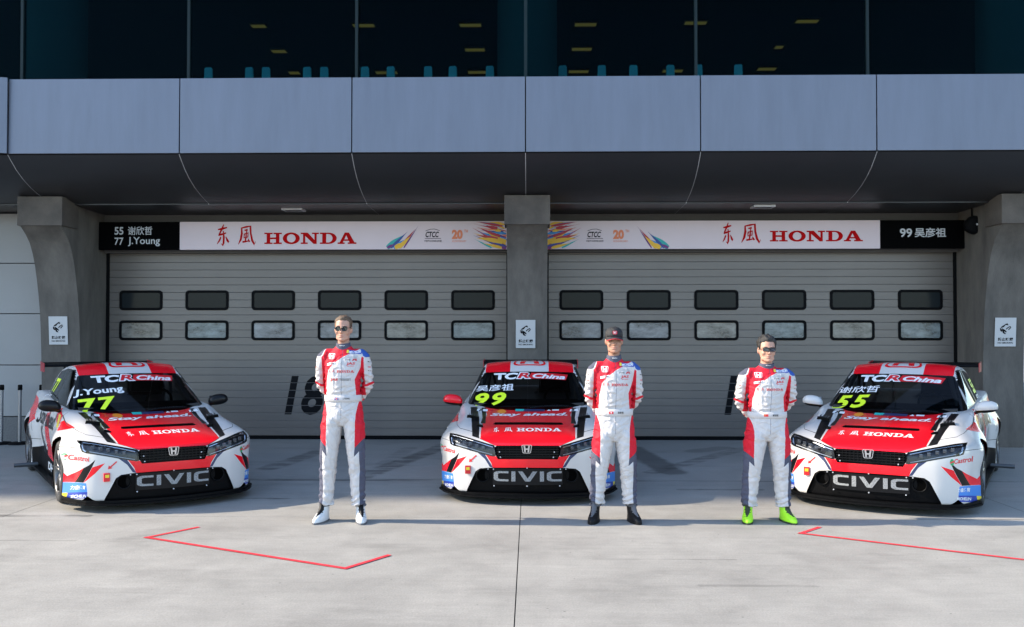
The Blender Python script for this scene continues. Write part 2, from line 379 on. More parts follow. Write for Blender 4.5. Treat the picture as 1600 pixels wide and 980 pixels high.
# fascia: flat metal panels with open joints
fw = PITCHX / 3
fz0, fz1 = 4.32, 5.385; RNG_T = [.004, -.006, .002, -.003, .007, -.002, .005]
box_back = bpart(box('fascia_core', (-45, 13.06, 4.36), (45, 13.3, 5.36), M_seam))
for k in range(-3, 4):
    x0 = -.07 + fw * k
    if k < -3: continue
    a, b_ = x0 + .008, x0 + fw - .008
    bm = bmesh.new(); add_box(bm, ((a + b_) / 2, 13.03, (fz0 + fz1) / 2), (b_ - a, .055, fz1 - fz0), .006)
    fp_ = from_bm('fascia_panel', bm, M_fascia); bpart(fp_)
    for v in fp_.data.vertices: v.co.y += (v.co.z - 4.85) * RNG_T[k % 7] + (v.co.x - x0 - fw / 2) * RNG_T[(k + 3) % 7] * .5
# to the left the balcony turns a corner and comes forward
xl = -.07 - fw * 3
def angled_panel(p, q, z0, z1, name, m, th=.05):
    bm = bmesh.new(); p, q = Vector(p), Vector(q); d = (q - p).normalized(); n = Vector((-d.y, d.x)) * th
    prism(bm, [(p.x, p.y), (q.x, q.y), (q.x + n.x, q.y + n.y), (p.x + n.x, p.y + n.y)], 'Z', z0, z1); return bpart(from_bm(name, bm, m))
angled_panel((xl - .006, 13.0), (xl - 1.5, 12.55), fz0, fz1 + .01, 'fascia_panel', M_fascia)
angled_panel((xl - 1.51, 12.54), (xl - 3.9, 11.9), fz0, fz1 + .01, 'fascia_panel', M_fascia)
for k in range(4, 7):
    x0 = -.07 + fw * k; bm = bmesh.new(); add_box(bm, (x0 + fw / 2, 13.03, (fz0 + fz1) / 2), (fw - .016, .055, fz1 - fz0), .006); bpart(from_bm('fascia_panel', bm, M_fascia))
# curved soffit panels
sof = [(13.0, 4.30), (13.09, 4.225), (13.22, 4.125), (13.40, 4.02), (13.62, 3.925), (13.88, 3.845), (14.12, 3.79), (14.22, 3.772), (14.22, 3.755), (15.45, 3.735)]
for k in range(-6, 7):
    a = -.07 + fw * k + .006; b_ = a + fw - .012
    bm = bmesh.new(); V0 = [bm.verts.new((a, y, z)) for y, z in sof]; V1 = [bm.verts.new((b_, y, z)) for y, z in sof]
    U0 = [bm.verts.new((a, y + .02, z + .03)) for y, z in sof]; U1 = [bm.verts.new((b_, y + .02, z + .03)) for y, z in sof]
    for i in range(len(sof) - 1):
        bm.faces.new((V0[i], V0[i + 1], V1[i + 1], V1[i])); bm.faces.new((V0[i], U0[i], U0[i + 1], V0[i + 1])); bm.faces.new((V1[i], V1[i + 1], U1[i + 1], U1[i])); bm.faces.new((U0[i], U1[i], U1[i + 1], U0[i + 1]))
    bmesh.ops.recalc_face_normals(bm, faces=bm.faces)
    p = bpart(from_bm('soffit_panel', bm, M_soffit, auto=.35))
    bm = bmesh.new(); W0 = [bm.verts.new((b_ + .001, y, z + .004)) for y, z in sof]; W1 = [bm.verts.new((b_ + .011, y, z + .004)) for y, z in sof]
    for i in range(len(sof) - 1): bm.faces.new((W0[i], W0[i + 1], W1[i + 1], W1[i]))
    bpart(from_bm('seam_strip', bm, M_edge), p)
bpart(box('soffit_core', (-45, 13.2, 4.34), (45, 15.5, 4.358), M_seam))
bpart(box('lintel', (-45, 15.30, 3.10), (45, 15.52, 3.734), mat('lintel paint', (.10, .095, .09), .7, var=.1)))
# recessed frames of the soffit lamps
for px, py in ((459, 327.5), (1192, 322.5)):
    p = at_z(px, py, 3.742); bm = bmesh.new()
    lo = [(p.x - .165, p.y - .13), (p.x + .165, p.y - .13), (p.x + .165, p.y + .13), (p.x - .165, p.y + .13)]; li = [(p.x + (u - p.x) * .80, p.y + (v - p.y) * .75) for u, v in lo]
    for i in range(4):
        j = (i + 1) % 4
        vs = [bm.verts.new((*q, z)) for q, z in ((lo[i], 3.720), (lo[j], 3.720), (li[j], 3.720), (li[i], 3.720))]; bm.faces.new(vs)
        vs = [bm.verts.new((*q, z)) for q, z in ((lo[i], 3.72), (lo[i], 3.75), (lo[j], 3.75), (lo[j], 3.72))]; bm.faces.new(vs)
    f = bpart(from_bm('soffit_lamp', bm, M_edge)); bpart(mk('lamp_glass', [(*q, 3.728) for q in li], [(0, 1, 2, 3)], mat('lamp glass off', (.10, .10, .11), .3)), f)
# clad wall left of the columns, granite plinth below
for z0, z1 in ((.41, 1.247), (1.247, 2.085), (2.085, 2.91), (2.91, 3.73)):
    for x0, x1 in ((-9.9, -7.75), (-12.4, -9.9)):
        bm = bmesh.new(); add_box(bm, ((x0 + x1) / 2, 15.03, (z0 + z1) / 2), (x1 - x0 - .012, .06, z1 - z0 - .014), .004); bpart(from_bm('wall_panel', bm, M_wall))
bpart(box('wall_core', (-14, 15.06, 0), (-7.3, 15.4, 3.735), M_seam))
bpart(box('plinth', (-12.4, 14.98, 0), (-7.75, 15.07, .403), M_granite))
# upper storey: dark glass between thin mullions, a deep unlit room behind
gy = 13.36; gl = tinted_glass('teal tinted glass', (.30, .52, .55), (.45, .75, .85), .07)
for k in range(-5, 6):
    x0 = -.07 + fw * k + .03 * 0
    bm = bmesh.new(); add_box(bm, (x0 + fw / 2, gy, 7.05), (fw - .05, .012, 3.3), 0); bpart(from_bm('window_pane', bm, gl))
    bpart(box('mullion', (x0 - .02, gy - .03, 5.36), (x0 + .02, gy + .06, 8.7), mat('mullion paint', (.012, .022, .024), .5, spec=.15)))
bpart(box('upper_wall', (-45, 13.4, 8.7), (45, 13.7, 10.2), mat('upper wall', (.4, .42, .45), .6, var=.05)))
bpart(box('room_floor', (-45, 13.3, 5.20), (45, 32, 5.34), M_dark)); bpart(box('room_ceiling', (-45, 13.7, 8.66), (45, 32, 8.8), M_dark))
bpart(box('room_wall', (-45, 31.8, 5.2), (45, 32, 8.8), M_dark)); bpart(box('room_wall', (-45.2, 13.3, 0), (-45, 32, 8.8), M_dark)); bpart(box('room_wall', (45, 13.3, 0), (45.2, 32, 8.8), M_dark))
bpart(box('roof', (-46, 12.9, 10.2), (46, 34, 10.6), mat('roof underside', (.45, .45, .46), .6, var=.05)))
bpart(box('unseen_shade_block', (-62, 10.86, 0), (-24, 34, 33), mat('shade block grey', (.40, .41, .43), .6, var=.08)))  # unseen block out of frame, added and sized to shade the apron
for k in (-1, 0, 1):
    bm = bmesh.new(); rr = add_lathe(bm, [(5.34, .46), (8.7, .46)], 'Z', (CX0 + .0 + k * PITCHX, 14.25, 0), 32); bpart(from_bm('room_column', bm, mat('room column', (.06, .066, .07), .7), smooth=True))
# garage rooms behind the doors
M_groom = mat('garage room', (.22, .22, .23), .8)
for sx in (-1, 1):
    x0, x1 = (-7.1, -.36) if sx < 0 else (.26, 7.0)
    bm = bmesh.new(); add_box(bm, ((x0 + x1) / 2, 19.1, 1.75), (x1 - x0 + .3, 7.0, 3.5), 0)
    fs = [f for f in bm.faces if f.normal.y < -.5]; bmesh.ops.delete(bm, geom=fs, context='FACES'); bmesh.ops.reverse_faces(bm, faces=bm.faces)
    bpart(from_bm('garage_room', bm, M_groom))
# ceiling lamps of the upper room
M_lamp = mat('warm lamp panel', (.8, .6, .3), .5, emit=(1.0, .33, .05), estr=.13)
rows = [(568, 40, .46), (735, 39.5, .46), (915, 38.5, .46), (1087, 36, .46), (1261, 33.5, .46), (742, 78, .42), (909, 77, .42), (436, 80.5, .30), (1217, 74, .16), (746, 113, .40), (604, 113.5, .46), (460, 114, .22), (904, 112, .42), (1051, 111, .42), (1198, 108, .38), (404, 41, .30)]
ORD = ['leftmost', 'second from left', 'third from left', 'fourth from left', 'fifth from left', 'sixth from left', 'seventh from left', 'eighth from left', 'eighth from right', 'seventh from right', 'sixth from right', 'fifth from right', 'fourth from right', 'third from right', 'second from right', 'rightmost']
row_of = lambda py: 'upper row' if py < 60 else ('middle row' if py < 100 else 'lowest row')
for i, (px, py, wd) in enumerate(rows):
    p = at_z(px, py, 8.63); s = p.y / 20.0
    o = empty('ceiling_lamp', (p.x, p.y, 8.66)); where = row_of(py)
    same = sorted(r_[0] for r_ in rows if row_of(r_[1]) == where); k_ = same.index(px); od = ORD[k_] if k_ < len(same) - 1 else 'rightmost'
    tag(o, 'warm lit ceiling lamp behind the upstairs glass, ' + od + ' in the ' + where, 'ceiling lamp', 'warm ceiling lamps in the upstairs room')
    box('lamp_panel', (-wd * s / 2, -.09 * s, -.04), (wd * s / 2, .09 * s, -.03), M_lamp, o); box('lamp_housing', (-wd * s / 2 - .02, -.16 * s, -.03), (wd * s / 2 + .02, .16 * s, 0), M_dark, o)
# chairs upstairs: only the backs rise above the balcony panels
M_chair = mat('pale chair shell', (.55, .72, .75), .5)
def chair_mesh():
    bm = bmesh.new(); prism(bm, [(-.075, 0), (.075, 0), (.06, .46), (.045, .48), (-.045, .48), (-.06, .46)], 'Y', 0, .035); return bm
first = None
for ci, px in enumerate((318, 381, 412, 472, 503, 566, 604, 667, 702, 764, 876, 938, 991, 1053, 1091, 1155)):
    p = at_y(px, 116, 14.1)
    o = empty('chair', (p.x, 14.1, 5.42)); tag(o, 'pale chair back behind the upstairs glass, ' + ORD[ci] + ' in the row above the balcony', 'chair', 'chairs in the upstairs room')
    if first is None:
        b0 = from_bm('backrest', chair_mesh(), M_chair, o); b0.location = (0, .16, .0); s0 = box('seat', (-.2, -.24, .0), (.2, .15, .03), M_chair, o); first = (b0, s0)
        st0 = box('pedestal', (-.03, -.08, -.0), (.03, -.02, .0), M_dark, o) if False else None
    else:
        for q in first: c = q.copy(); COL.objects.link(c); c.parent = o
    o.rotation_euler.z = random.uniform(-.25, .25)

# ------------------------------------------------------------------ garage doors: slats, window strips, painted numbers
M_slat = mat('door slat aluminium', (.162, .142, .125), .42, metal=.3, var=.13, vscale=1.1, stretch=(1, 1, 5), bump=.10, bscale=2.2)
M_rubber = mat('black rubber', (.004, .004, .0045), .7, spec=.08)
M_pane_d = mat('shaded room pane', (.016, .020, .022), .14, spec=.10)  # upper panes: the dark ceiling behind is put into the colour
M_num = mat('black door paint', (.006, .006, .007), .6, spec=.08)
def milky(name, col, tr):
    m = bpy.data.materials.new(name); m.use_nodes = True; t = m.node_tree; b = t.nodes['Principled BSDF']
    tc = t.nodes.new('ShaderNodeTexCoord'); n = t.nodes.new('ShaderNodeTexNoise'); n.inputs['Scale'].default_value = 2.6; n.inputs['Detail'].default_value = 6; n.inputs['Roughness'].default_value = .7
    mp = t.nodes.new('ShaderNodeMapping'); mp.inputs['Scale'].default_value = (1, 1, 2.2); t.links.new(tc.outputs['Object'], mp.inputs[0]); t.links.new(mp.outputs[0], n.inputs['Vector'])
    cr = t.nodes.new('ShaderNodeValToRGB'); e = cr.color_ramp.elements; e[0].position = .35; e[0].color = (*[c * .40 for c in col], 1); e[1].position = .70; e[1].color = (*[min(.9, c * 1.5) for c in col], 1)
    t.links.new(n.outputs[0], cr.inputs[0]); t.links.new(cr.outputs[0], b.inputs['Base Color']); b.inputs['Roughness'].default_value = .18
    a = t.nodes.new('ShaderNodeBsdfTransparent'); mx = t.nodes.new('ShaderNodeMixShader'); mx.inputs[0].default_value = tr
    t.links.new(b.outputs[0], mx.inputs[1]); t.links.new(a.outputs[0], mx.inputs[2]); t.links.new(mx.outputs[0], t.nodes['Material Output'].inputs[0]); return m
M_pane_m = [milky('hazy reflection pane warm', (.30, .285, .25), .3), milky('hazy reflection pane teal', (.26, .30, .30), .3), milky('hazy reflection pane grey', (.28, .285, .29), .3)]  # dull lower panes; reflections and bright interior are mottled into their colour
DY = 15.42; PI_ = .1256; NS = 26
def door(x0, x1, wx0, wpitch, number, nx0, nx1, label):
    d = empty('garage_door', ((x0 + x1) / 2, DY, 0)); tag(d, label, 'garage door', 'closed garage doors of the pit building')
    cx = (x0 + x1) / 2; hw = (x1 - x0) / 2
    box('backing', (-hw, .045, .01), (hw, .055, 3.3), mat('door backing', (.04, .04, .042), .8), d)
    box('bottom_seal', (-hw, .005, .0), (hw, .04, .062), M_rubber, d)
    for s in (-1, 1): box('guide_rail', (s * (hw - .02) - .02, -.045, 0), (s * (hw - .02) + .02, .0, 3.3), M_rubber, d)
    bm = bmesh.new(); h = PI_
    prism(bm, [(.044, .0012), (.004, .0012), (.0008, .003), (0, .005), (0, h - .006), (.001, h - .003), (.004, h - .0012), (.044, h - .0012)], 'X', -hw + .04, hw - .04)
    me = None
    for i in range(NS):
        if me is None: o = from_bm('slat', bm, M_slat, d); me = o.data
        else: o = link_mesh('slat', me, d)
        o.location = (0, .002 * RNG.rand(), .062 + i * PI_)
    w_, zt, zb = .727, (2.15, 1.648), .333
    ring = None
    for r_, z0 in enumerate(zt):
        for k in range(6):
            xa = wx0 + wpitch * k - cx
            fr_o = rrect(0, w_, 0, zb, .06, 4); fr_i = rrect(.042, w_ - .042, .042, zb - .042, .03, 4)
            if ring is None:
                bm = bmesh.new(); n = len(fr_o)
                A = [bm.verts.new((u, -.014, v)) for u, v in fr_o]; B = [bm.verts.new((u, -.014, v)) for u, v in fr_i]; C = [bm.verts.new((u, .02, v)) for u, v in fr_o]; Dd = [bm.verts.new((u, .012, v)) for u, v in fr_i]
                for i in range(n):
                    j = (i + 1) % n
                    bm.faces.new((A[i], A[j], B[j], B[i])); bm.faces.new((A[i], C[i], C[j], A[j])); bm.faces.new((B[i], B[j], Dd[j], Dd[i]))
                bmesh.ops.recalc_face_normals(bm, faces=bm.faces)
                fo = from_bm('window', bm, M_rubber, d); ring = fo.data
                pn = mk('pane', [(.04, -.004, .04), (w_ - .04, -.004, .04), (w_ - .04, -.004, zb - .04), (.04, -.004, zb - .04)], [(0, 1, 2, 3)], M_pane_d, fo); pm = pn.data
                pms = [None] * 6
            else:
                fo = link_mesh('window', ring, d)
                if r_ == 0: link_mesh('pane', pm, fo)
                else:
                    ox = RNG.rand() * 9
                    v = [(.04, -.004, .04), (w_ - .04, -.004, .04), (w_ - .04, -.004, zb - .04), (.04, -.004, zb - .04)]
                    pn = mk('pane', [(a + ox, b_, c + k) for a, b_, c in v], [(0, 1, 2, 3)], M_pane_m[[0, 1, 2, 2, 0, 1][(k + (0 if x0 < 0 else 2)) % 6]], fo); pn.location = (-ox, 0, -k)
            fo.location = (xa, 0, z0)
    # painted number, broken at the slat joints
    V, Fc, _ = text2d(number, bold=.028, shear=.22, sp=1.0); V, Fc = fit2d((V, Fc), nx0 - cx, .405, nx1 - cx, 1.062)
    bm = bmesh.new(); vs = [bm.verts.new((v[0], -.0025, v[1])) for v in V]
    for f in Fc: bm.faces.new([vs[i] for i in f])
    for i in range(NS):
        zc = .062 + i * PI_
        for zz in (zc + .006, zc - .005):
            g_ = bm.faces[:] + bm.edges[:] + bm.verts[:]; bmesh.ops.bisect_plane(bm, geom=g_, plane_co=(0, 0, zz), plane_no=(0, 0, 1))
    dl = [f for f in bm.faces if ((f.calc_center_median().z - .062 + .005) % PI_) < .011]
    bmesh.ops.delete(bm, geom=dl, context='FACES'); from_bm('painted_number', bm, M_num, d)
    return d
door(-7.10, -.36, -6.889, 1.1136, '18', -4.10, -3.42, 'closed grey slatted garage door with number 18, left of the middle column')
door(.26, 7.00, .479, 1.1156, '17', 3.20, 3.88, 'closed grey slatted garage door right of the middle column, number half hidden by a driver')

# ------------------------------------------------------------------ sign boards over the doors
SY = 15.08
M_board = mat('sign board white', (.66, .54, .55), .5, var=.03, vscale=1.5); M_bblack = mat('sign board black', (.0018, .0018, .002), .8, spec=.03)
M_red = mat('sign red', (.44, .004, .006), .7, spec=.06); M_grey_t = mat('sign grey lettering', (.55, .56, .57), .5); M_blk = mat('print black', (.006, .006, .007), .7, spec=.06)
C_ = {'yellow': mat('print yellow', (.75, .42, .02), .5), 'teal': mat('print teal', (.02, .36, .33), .5), 'navy': mat('print navy', (.02, .06, .25), .5), 'purple': mat('print purple', (.14, .02, .16), .5), 'crimson': mat('print crimson', (.42, .015, .03), .5), 'orange': mat('print orange', (.72, .20, .08), .5), 'blue': mat('print blue', (.03, .22, .50), .5), 'grey': mat('print grey', (.45, .45, .46), .5)}
def leaf(p0, p1, wd, bend=0.0, n=7):
    p0, p1 = Vector(p0), Vector(p1); d = p1 - p0; nn = Vector((-d.y, d.x)).normalized()
    pts = []; ws = []
    for i in range(n + 1):
        t = i / n; c = p0 + d * t + nn * bend * math.sin(math.pi * t); pts.append((c.x, c.y)); ws.append(max(.0008, wd * (math.sin(math.pi * min(1, t * .8 + .22)) ** 1.1) * (1 - t) ** .35))
    return stroke(pts, ws)
def signboard(px_w0, px_w1, px_b0, px_b1, x0, x1, label, mir, words):
    p = lambda px, py: (at_y(px, py, SY).x, at_y(px, py, SY).z)
    z0, z1 = 3.135, 3.592
    s = empty('sign_board', ((x0 + x1) / 2, SY, 3.13)); tag(s, label, 'sign', 'sponsor boards over the garage doors')
    sx, sz = (x0 + x1) / 2, 3.13
    def put(name, vf, m, off, parent=s):
        return flat(name, ([(v[0] - sx, v[1] - sz) for v in vf[0]], vf[1]), m, parent, off)
    xw0, xw1 = p(px_w0, 365)[0], p(px_w1, 365)[0]
    if px_w0 < 700: xw1 = x1
    else: xw0 = x0
    wb = box('white_panel', (xw0 - sx, 0, z0 - sz), (xw1 - sx, .05, z1 - sz), M_board, s)
    bb = box('black_panel', ((x0 if px_w0 < 700 else xw1 + .004) - sx, .0, z0 - sz), ((xw0 - .004 if px_w0 < 700 else x1) - sx, .05, z1 - sz), M_bblack, s)
    def put_text(t, px0, py0, px1, py1, m, off=-.003, bold=.0, shear=0, name='lettering', parent=wb):
        a, b_ = p(px0, py1), p(px1, py0); V, Fc, _ = text2d(t, bold, shear); put(name, fit2d((V, Fc), a[0], a[1], b_[0], b_[1]), m, off, parent)
    for (t, a, b_, c, d_, bo) in words['black']: put_text(t, a, b_, c, d_, M_grey_t, bold=bo, parent=bb)
    # brush characters and slab capitals
    da, fe = brush_dongfeng()
    for chars, (a, b_, c, d_) in ((da, words['c1']), (fe, words['c2'])):
        q0, q1 = p(a, d_), p(c, b_)
        for i, lp in enumerate(chars): put('brush_stroke', poly2d([[(q0[0] + u * (q1[0] - q0[0]), q0[1] + v * (q1[1] - q0[1])) for u, v in lp]]), M_red, -.003 - .0006 * i, wb)
    a, b_, c, d_ = words['word']; q0, q1 = p(a, d_), p(c, b_); lo, _ = slab_word()
    put('lettering', poly2d([[(q0[0] + u * (q1[0] - q0[0]), q0[1] + v * (q1[1] - q0[1])) for u, v in l] for l in lo]), M_red, -.003, wb)
    # series logo with its car line, jubilee logo
    a, b_ = words['ctcc']; put_text('CTCC', a + 2, 362, a + 23, 371, M_blk, bold=.03, shear=.25); put_text('中国汽车场地职业联赛', a, 375, a + 27, 378.5, M_blk)
    for pl in ([(a + 1, 372.6), (a + 26, 372.6)], [(a + 2, 361), (a + 9, 358.4), (a + 16, 358), (a + 24, 360.5)]):
        q = [p(*u) for u in pl]; put('car_line', poly2d([stroke(q, .004)]), M_blk, -.003, wb)
    j = words['jub']; put_text('20', j, 359, j + 17, 374, C_['orange'], bold=.06); put_text('TH', j + 19, 359, j + 25, 363.5, C_['orange'], bold=.02); put_text('ANNIVERSARY', j, 375.5, j + 23, 378.5, C_['orange'])
    # paint-splash flames
    def fl(pts, wd, colr, i, bend=0.0):
        q0, q1 = p(*pts[0]), p(*pts[1]); put('flame', poly2d([leaf(q0, q1, wd * .55, bend)]), C_[colr], -.0025 - .0004 * i, wb)
    e = words['small']; sg = 1 if not mir else -1
    e0 = p(e, 388)[0]
    sm = [((2, 388), (30, 366), .10, 'teal'), ((12, 388), (36, 372), .08, 'blue'), ((8, 388), (34, 362), .05, 'navy'), ((22, 388), (46, 358), .05, 'crimson'), ((20, 388), (40, 368), .07, 'yellow'), ((28, 388), (50, 354), .025, 'purple'), ((14, 388), (32, 378), .08, 'yellow'), ((2, 388), (14, 381), .05, 'purple')]
    for i, (a, b_, wd, c) in enumerate(sm): fl([(e + sg * a[0], a[1] - .6), (e + sg * b_[0], b_[1])], wd, c, i)
    e = words['big']
    bigf = [((52, 386), (0, 356), .055, 'crimson'), ((52, 388), (2, 368), .05, 'navy'), ((54, 376), (8, 362), .06, 'blue'), ((52, 384), (2, 364), .07, 'yellow'), ((52, 380), (14, 357), .06, 'yellow'), ((53, 362), (2, 350), .020, 'crimson'), ((53, 352), (28, 347.5), .03, 'yellow'), ((53, 388), (22, 374), .09, 'crimson'), ((53, 378), (18, 370), .08, 'yellow'), ((53, 372), (24, 362), .03, 'purple'), ((53, 370), (30, 352), .045, 'orange'), ((53, 388), (34, 382), .06, 'purple'), ((30, 388), (4, 374), .03, 'teal'), ((53, 366), (16, 352), .02, 'navy'), ((46, 388), (16, 380), .05, 'yellow')]
    rr_ = random.Random(5)
    for q in range(22):
        y0_ = rr_.uniform(350, 388); bigf.append(((53 - rr_.uniform(0, 14), y0_), (rr_.uniform(2, 30), max(347, y0_ - rr_.uniform(3, 16))), rr_.uniform(.02, .06), rr_.choice(['yellow', 'yellow', 'orange', 'crimson', 'yellow', 'navy', 'blue'])))
    for i, (a, b_, wd, c) in enumerate(bigf): fl([(e + sg * a[0], a[1] - .6), (e + sg * b_[0], b_[1])], wd, c, i)
    return s
signboard(281, 790, 152, 281, -7.09, -.362, 'long sponsor board over the left garage door, two names at its left end', False,
          dict(black=[('55', 179, 355, 193, 367, .02), ('谢欣哲', 200, 354, 238, 367.5, .008), ('77', 179, 371.5, 193, 383, .012), ('J.Young', 200, 370.5, 250, 385, .008)],
               c1=(337, 351, 360, 384), c2=(371, 352, 400, 384), word=(413, 363.5, 557, 381.5), ctcc=(663,), jub=706, small=603, big=738) | dict(ctcc=(663, 0)))
signboard(857, 1375, 1375, 1507, .262, 7.0, 'long sponsor board over the right garage door, one name at its right end', True,
          dict(black=[('99', 1406, 357, 1425, 371, .02), ('吴彦祖', 1429, 356, 1478, 371, .02)],
               c1=(1127, 348, 1147, 381), c2=(1157, 349, 1189, 381), word=(1203, 360.5, 1348, 377.5), ctcc=(916, 0), jub=958, small=1046, big=908))

# ------------------------------------------------------------------ no smoking plates on the columns
M_plate = mat('white plate', (.45, .45, .45), .4)
def plate(px0, py0, px1, py1, label):
    Yp = 14.474; a, b_ = at_y(px0, py1, Yp), at_y(px1, py0, Yp); cx = (a.x + b_.x) / 2; wd = b_.x - a.x; hg = b_.z - a.z
    s = empty('no_smoking_sign', (cx, Yp, a.z)); tag(s, label, 'sign', 'no smoking plates on the columns')
    s.rotation_euler.x = .075
    box('plate', (-wd / 2, 0, 0), (wd / 2, .006, hg), M_plate, s)
    V, Fc, _ = text2d('禁止吸烟', .03); flat('lettering', fit2d((V, Fc), -wd * .36, hg * .19, wd * .36, hg * .31), M_blk, s, -.002)
    V, Fc, _ = text2d('NO SMOKING', .02); flat('lettering', fit2d((V, Fc), -wd * .36, hg * .10, wd * .36, hg * .155), M_blk, s, -.002)
    st = [[(-.16, .62), (-.04, .55), (.04, .50)], [(.02, .60), (.10, .66), (.20, .70), (.22, .66), (.12, .58)], [(-.20, .66), (-.10, .70), (-.02, .76)], [(-.14, .58), (-.08, .48), (.0, .44)], [(-.02, .76), (.06, .78), (.10, .74)], [(-.22, .64), (-.20, .56), (-.16, .52)]]
    for i, l in enumerate(st): flat('pictogram', poly2d([stroke([(u * wd * 1.1, v * hg) for u, v in l], [.008, .013, .006] if len(l) == 3 else .007)]), M_blk, s, -.002 - .0004 * i)
plate(77, 494.5, 106.5, 538.5, 'white no smoking plate on the leftmost column, above the car numbered 77')
plate(806, 500, 836.5, 544, 'white no smoking plate on the middle column between the two garage doors')
plate(1554, 496.5, 1586.5, 541.5, 'white no smoking plate on the rightmost column, above the car numbered 55')

# round black loudspeaker under the soffit by the right column
lp = at_y(1521, 352, 14.75); sp = empty('loudspeaker', (lp.x, lp.y, lp.z)); tag(sp, 'round black loudspeaker on the right column beside the black sign end', 'loudspeaker')
bm = bmesh.new(); add_lathe(bm, [(-.12, .0001), (-.12, .10), (-.10, .135), (-.02, .15), (.10, .12), (.16, .06), (.16, .0001)], 'Y', seg=28); from_bm('housing', bm, M_rubber, sp, auto=.6)
bm = bmesh.new(); add_lathe(bm, [(-.126, .0001), (-.126, .015), (-.118, .016)], 'Y', seg=12); from_bm('emblem', bm, M_edge, sp)
bm = bmesh.new(); add_tube(bm, [(.0, .05, .12), (.0, .05, .30)], .014, 8); add_tube(bm, [(0, .1, 0), (7.0 - lp.x + .31 - .3, .1, 0)], .016, 8); from_bm('bracket', bm, M_rubber, sp)

# steel barrier posts at the left wall
M_steel = mat('brushed steel', (.24, .24, .25), .38, metal=.7, var=.1, vscale=12)
for i, (px, lab) in enumerate(((2, 'steel barrier post cut by the left picture edge'), (30.5, 'steel barrier post by the wall, middle of three left of the car numbered 77'), (64, 'steel barrier post by the wall, nearest to the car numbered 77'))):
    p = at_z(px, 694); o = empty('barrier_post', (p.x, p.y, 0)); tag(o, lab, 'barrier post', 'steel barrier posts by the left wall')
    bm = bmesh.new(); add_lathe(bm, [(0, .0001), (0, .17), (.012, .17), (.03, .14), (.035, .03), (.035, .0001)], 'Z', seg=28); from_bm('base', bm, M_rubber, o, auto=.5)
    bm = bmesh.new(); add_lathe(bm, [(.03, .025), (.86, .025)], 'Z', seg=16); from_bm('post', bm, M_steel, o, smooth=True)
    bm = bmesh.new(); add_lathe(bm, [(.86, .027), (.86, .034), (.935, .034), (.945, .026), (.945, .0001)], 'Z', seg=16); from_bm('cap', bm, M_rubber, o, auto=.5)

# ================================================================== RACING CARS
CAR2 = Vector((-.024, 10.555, 0))           # front axle of the middle car, nose towards the camera
def smooth1d(xs, ys, sig):
    g = np.linspace(xs[0] - 1, xs[-1] + 1, 1600); v = np.interp(g, xs, ys); dx = g[1] - g[0]
    k = np.arange(-int(4 * sig / dx), int(4 * sig / dx) + 1) * dx; kk = np.exp(-.5 * (k / sig) ** 2); kk /= kk.sum(); pad = len(k) // 2
    v = np.convolve(np.pad(v, pad, mode='edge'), kk, mode='valid'); return lambda q: np.interp(q, g, v)
def smax(a, b, k): h = np.clip(.5 + .5 * (a - b) / k, 0, 1); return b + (a - b) * h + k * h * (1 - h)
def sstep(a, b, x): t = np.clip((x - a) / (b - a), 0, 1); return t * t * (3 - 2 * t)
f_plan = smooth1d([-.3, 0, .2, .4, .6, .72, .82, .90, .95, 1.0, 1.1], [-.955, -.968, -.955, -.925, -.872, -.81, -.715, -.58, -.44, -.24, .2], .030)
f_hood = smooth1d([-1.1, -.93, -.75, -.5, -.2, .1, .4, .6, 1.0, 1.8, 2.6, 3.0, 3.3, 3.6, 3.8], [.56, .628, .685, .738, .788, .832, .872, .90, .925, .955, .99, 1.0, 1.0, .97, .90], .06)
def body_f(P):
    u = np.abs(P[:, 0]); y = P[:, 1]; z = P[:, 2]
    top = f_hood(y) + .030 * np.exp(-((u - .70) / .13) ** 2) * sstep(-.75, -.2, y) * (1 - sstep(.3, .8, y)) - .03 * (u / .75) ** 2 * (1 - sstep(.2, .8, y)) - .015 * np.exp(-((u - .52) / .05) ** 2) * sstep(-.8, -.4, y) * (1 - sstep(.3, .5, y))
    fl = np.maximum(np.exp(-np.abs((y - .02) / .52) ** 5), np.exp(-np.abs((y - 2.735) / .52) ** 5)) * (1 - sstep(.58, .90, z))
    base = .885 - .07 * sstep(.62, 1.0, z) - .02 * (1 - sstep(.12, .45, z)) - .018 * np.exp(-((z - .40) / .09) ** 2) - .03 * sstep(3.0, 3.7, y)
    side = base + .095 * fl
    front = f_plan(u) + .35 * (z - .40) ** 2 * (z > .4) + .5 * (z - .30) ** 2 * (z < .30)
    rear = 3.70 - .25 * (u / .8) ** 2 - .15 * np.clip(z - .6, 0, 1) - .3 * np.clip(.4 - z, 0, 1)
    kk = .05 + .16 * fl
    d = smax(u - side, (z - top) * .93, .05 + .13 * np.exp(-((y - .0) / .55) ** 4) + .05 * np.exp(-((y - 2.735) / .55) ** 4))
    d = smax(d, (front - y) * .95, .045); d = smax(d, y - rear, .08); d = smax(d, .115 - z, .02)
    return d
g_ws = lambda z, u: .40 + (z - .885) * 2.12 + .30 * (u / .75) ** 2.2
f_roof = smooth1d([.6, 1.2, 1.5, 1.9, 2.3, 2.7, 3.1, 3.5, 3.8], [1.33, 1.375, 1.402, 1.405, 1.375, 1.30, 1.185, 1.04, .93], .12)
def cab_f(P):
    u = np.abs(P[:, 0]); y = P[:, 1]; z = P[:, 2]
    roof = z - (f_roof(y) - .030 * (u / .55) ** 2.5)
    ws = (g_ws(z, u) - y) * .43
    side = u - (.795 - (z - .90) * .44 - .10 * sstep(2.2, 3.4, y) - .05 * (1 - sstep(.6, 1.5, y)))
    d = smax(roof, ws, .05); d = smax(d, side * .92, .055); d = smax(d, (y - 3.55), .05); d = smax(d, .80 - z, .02); return d

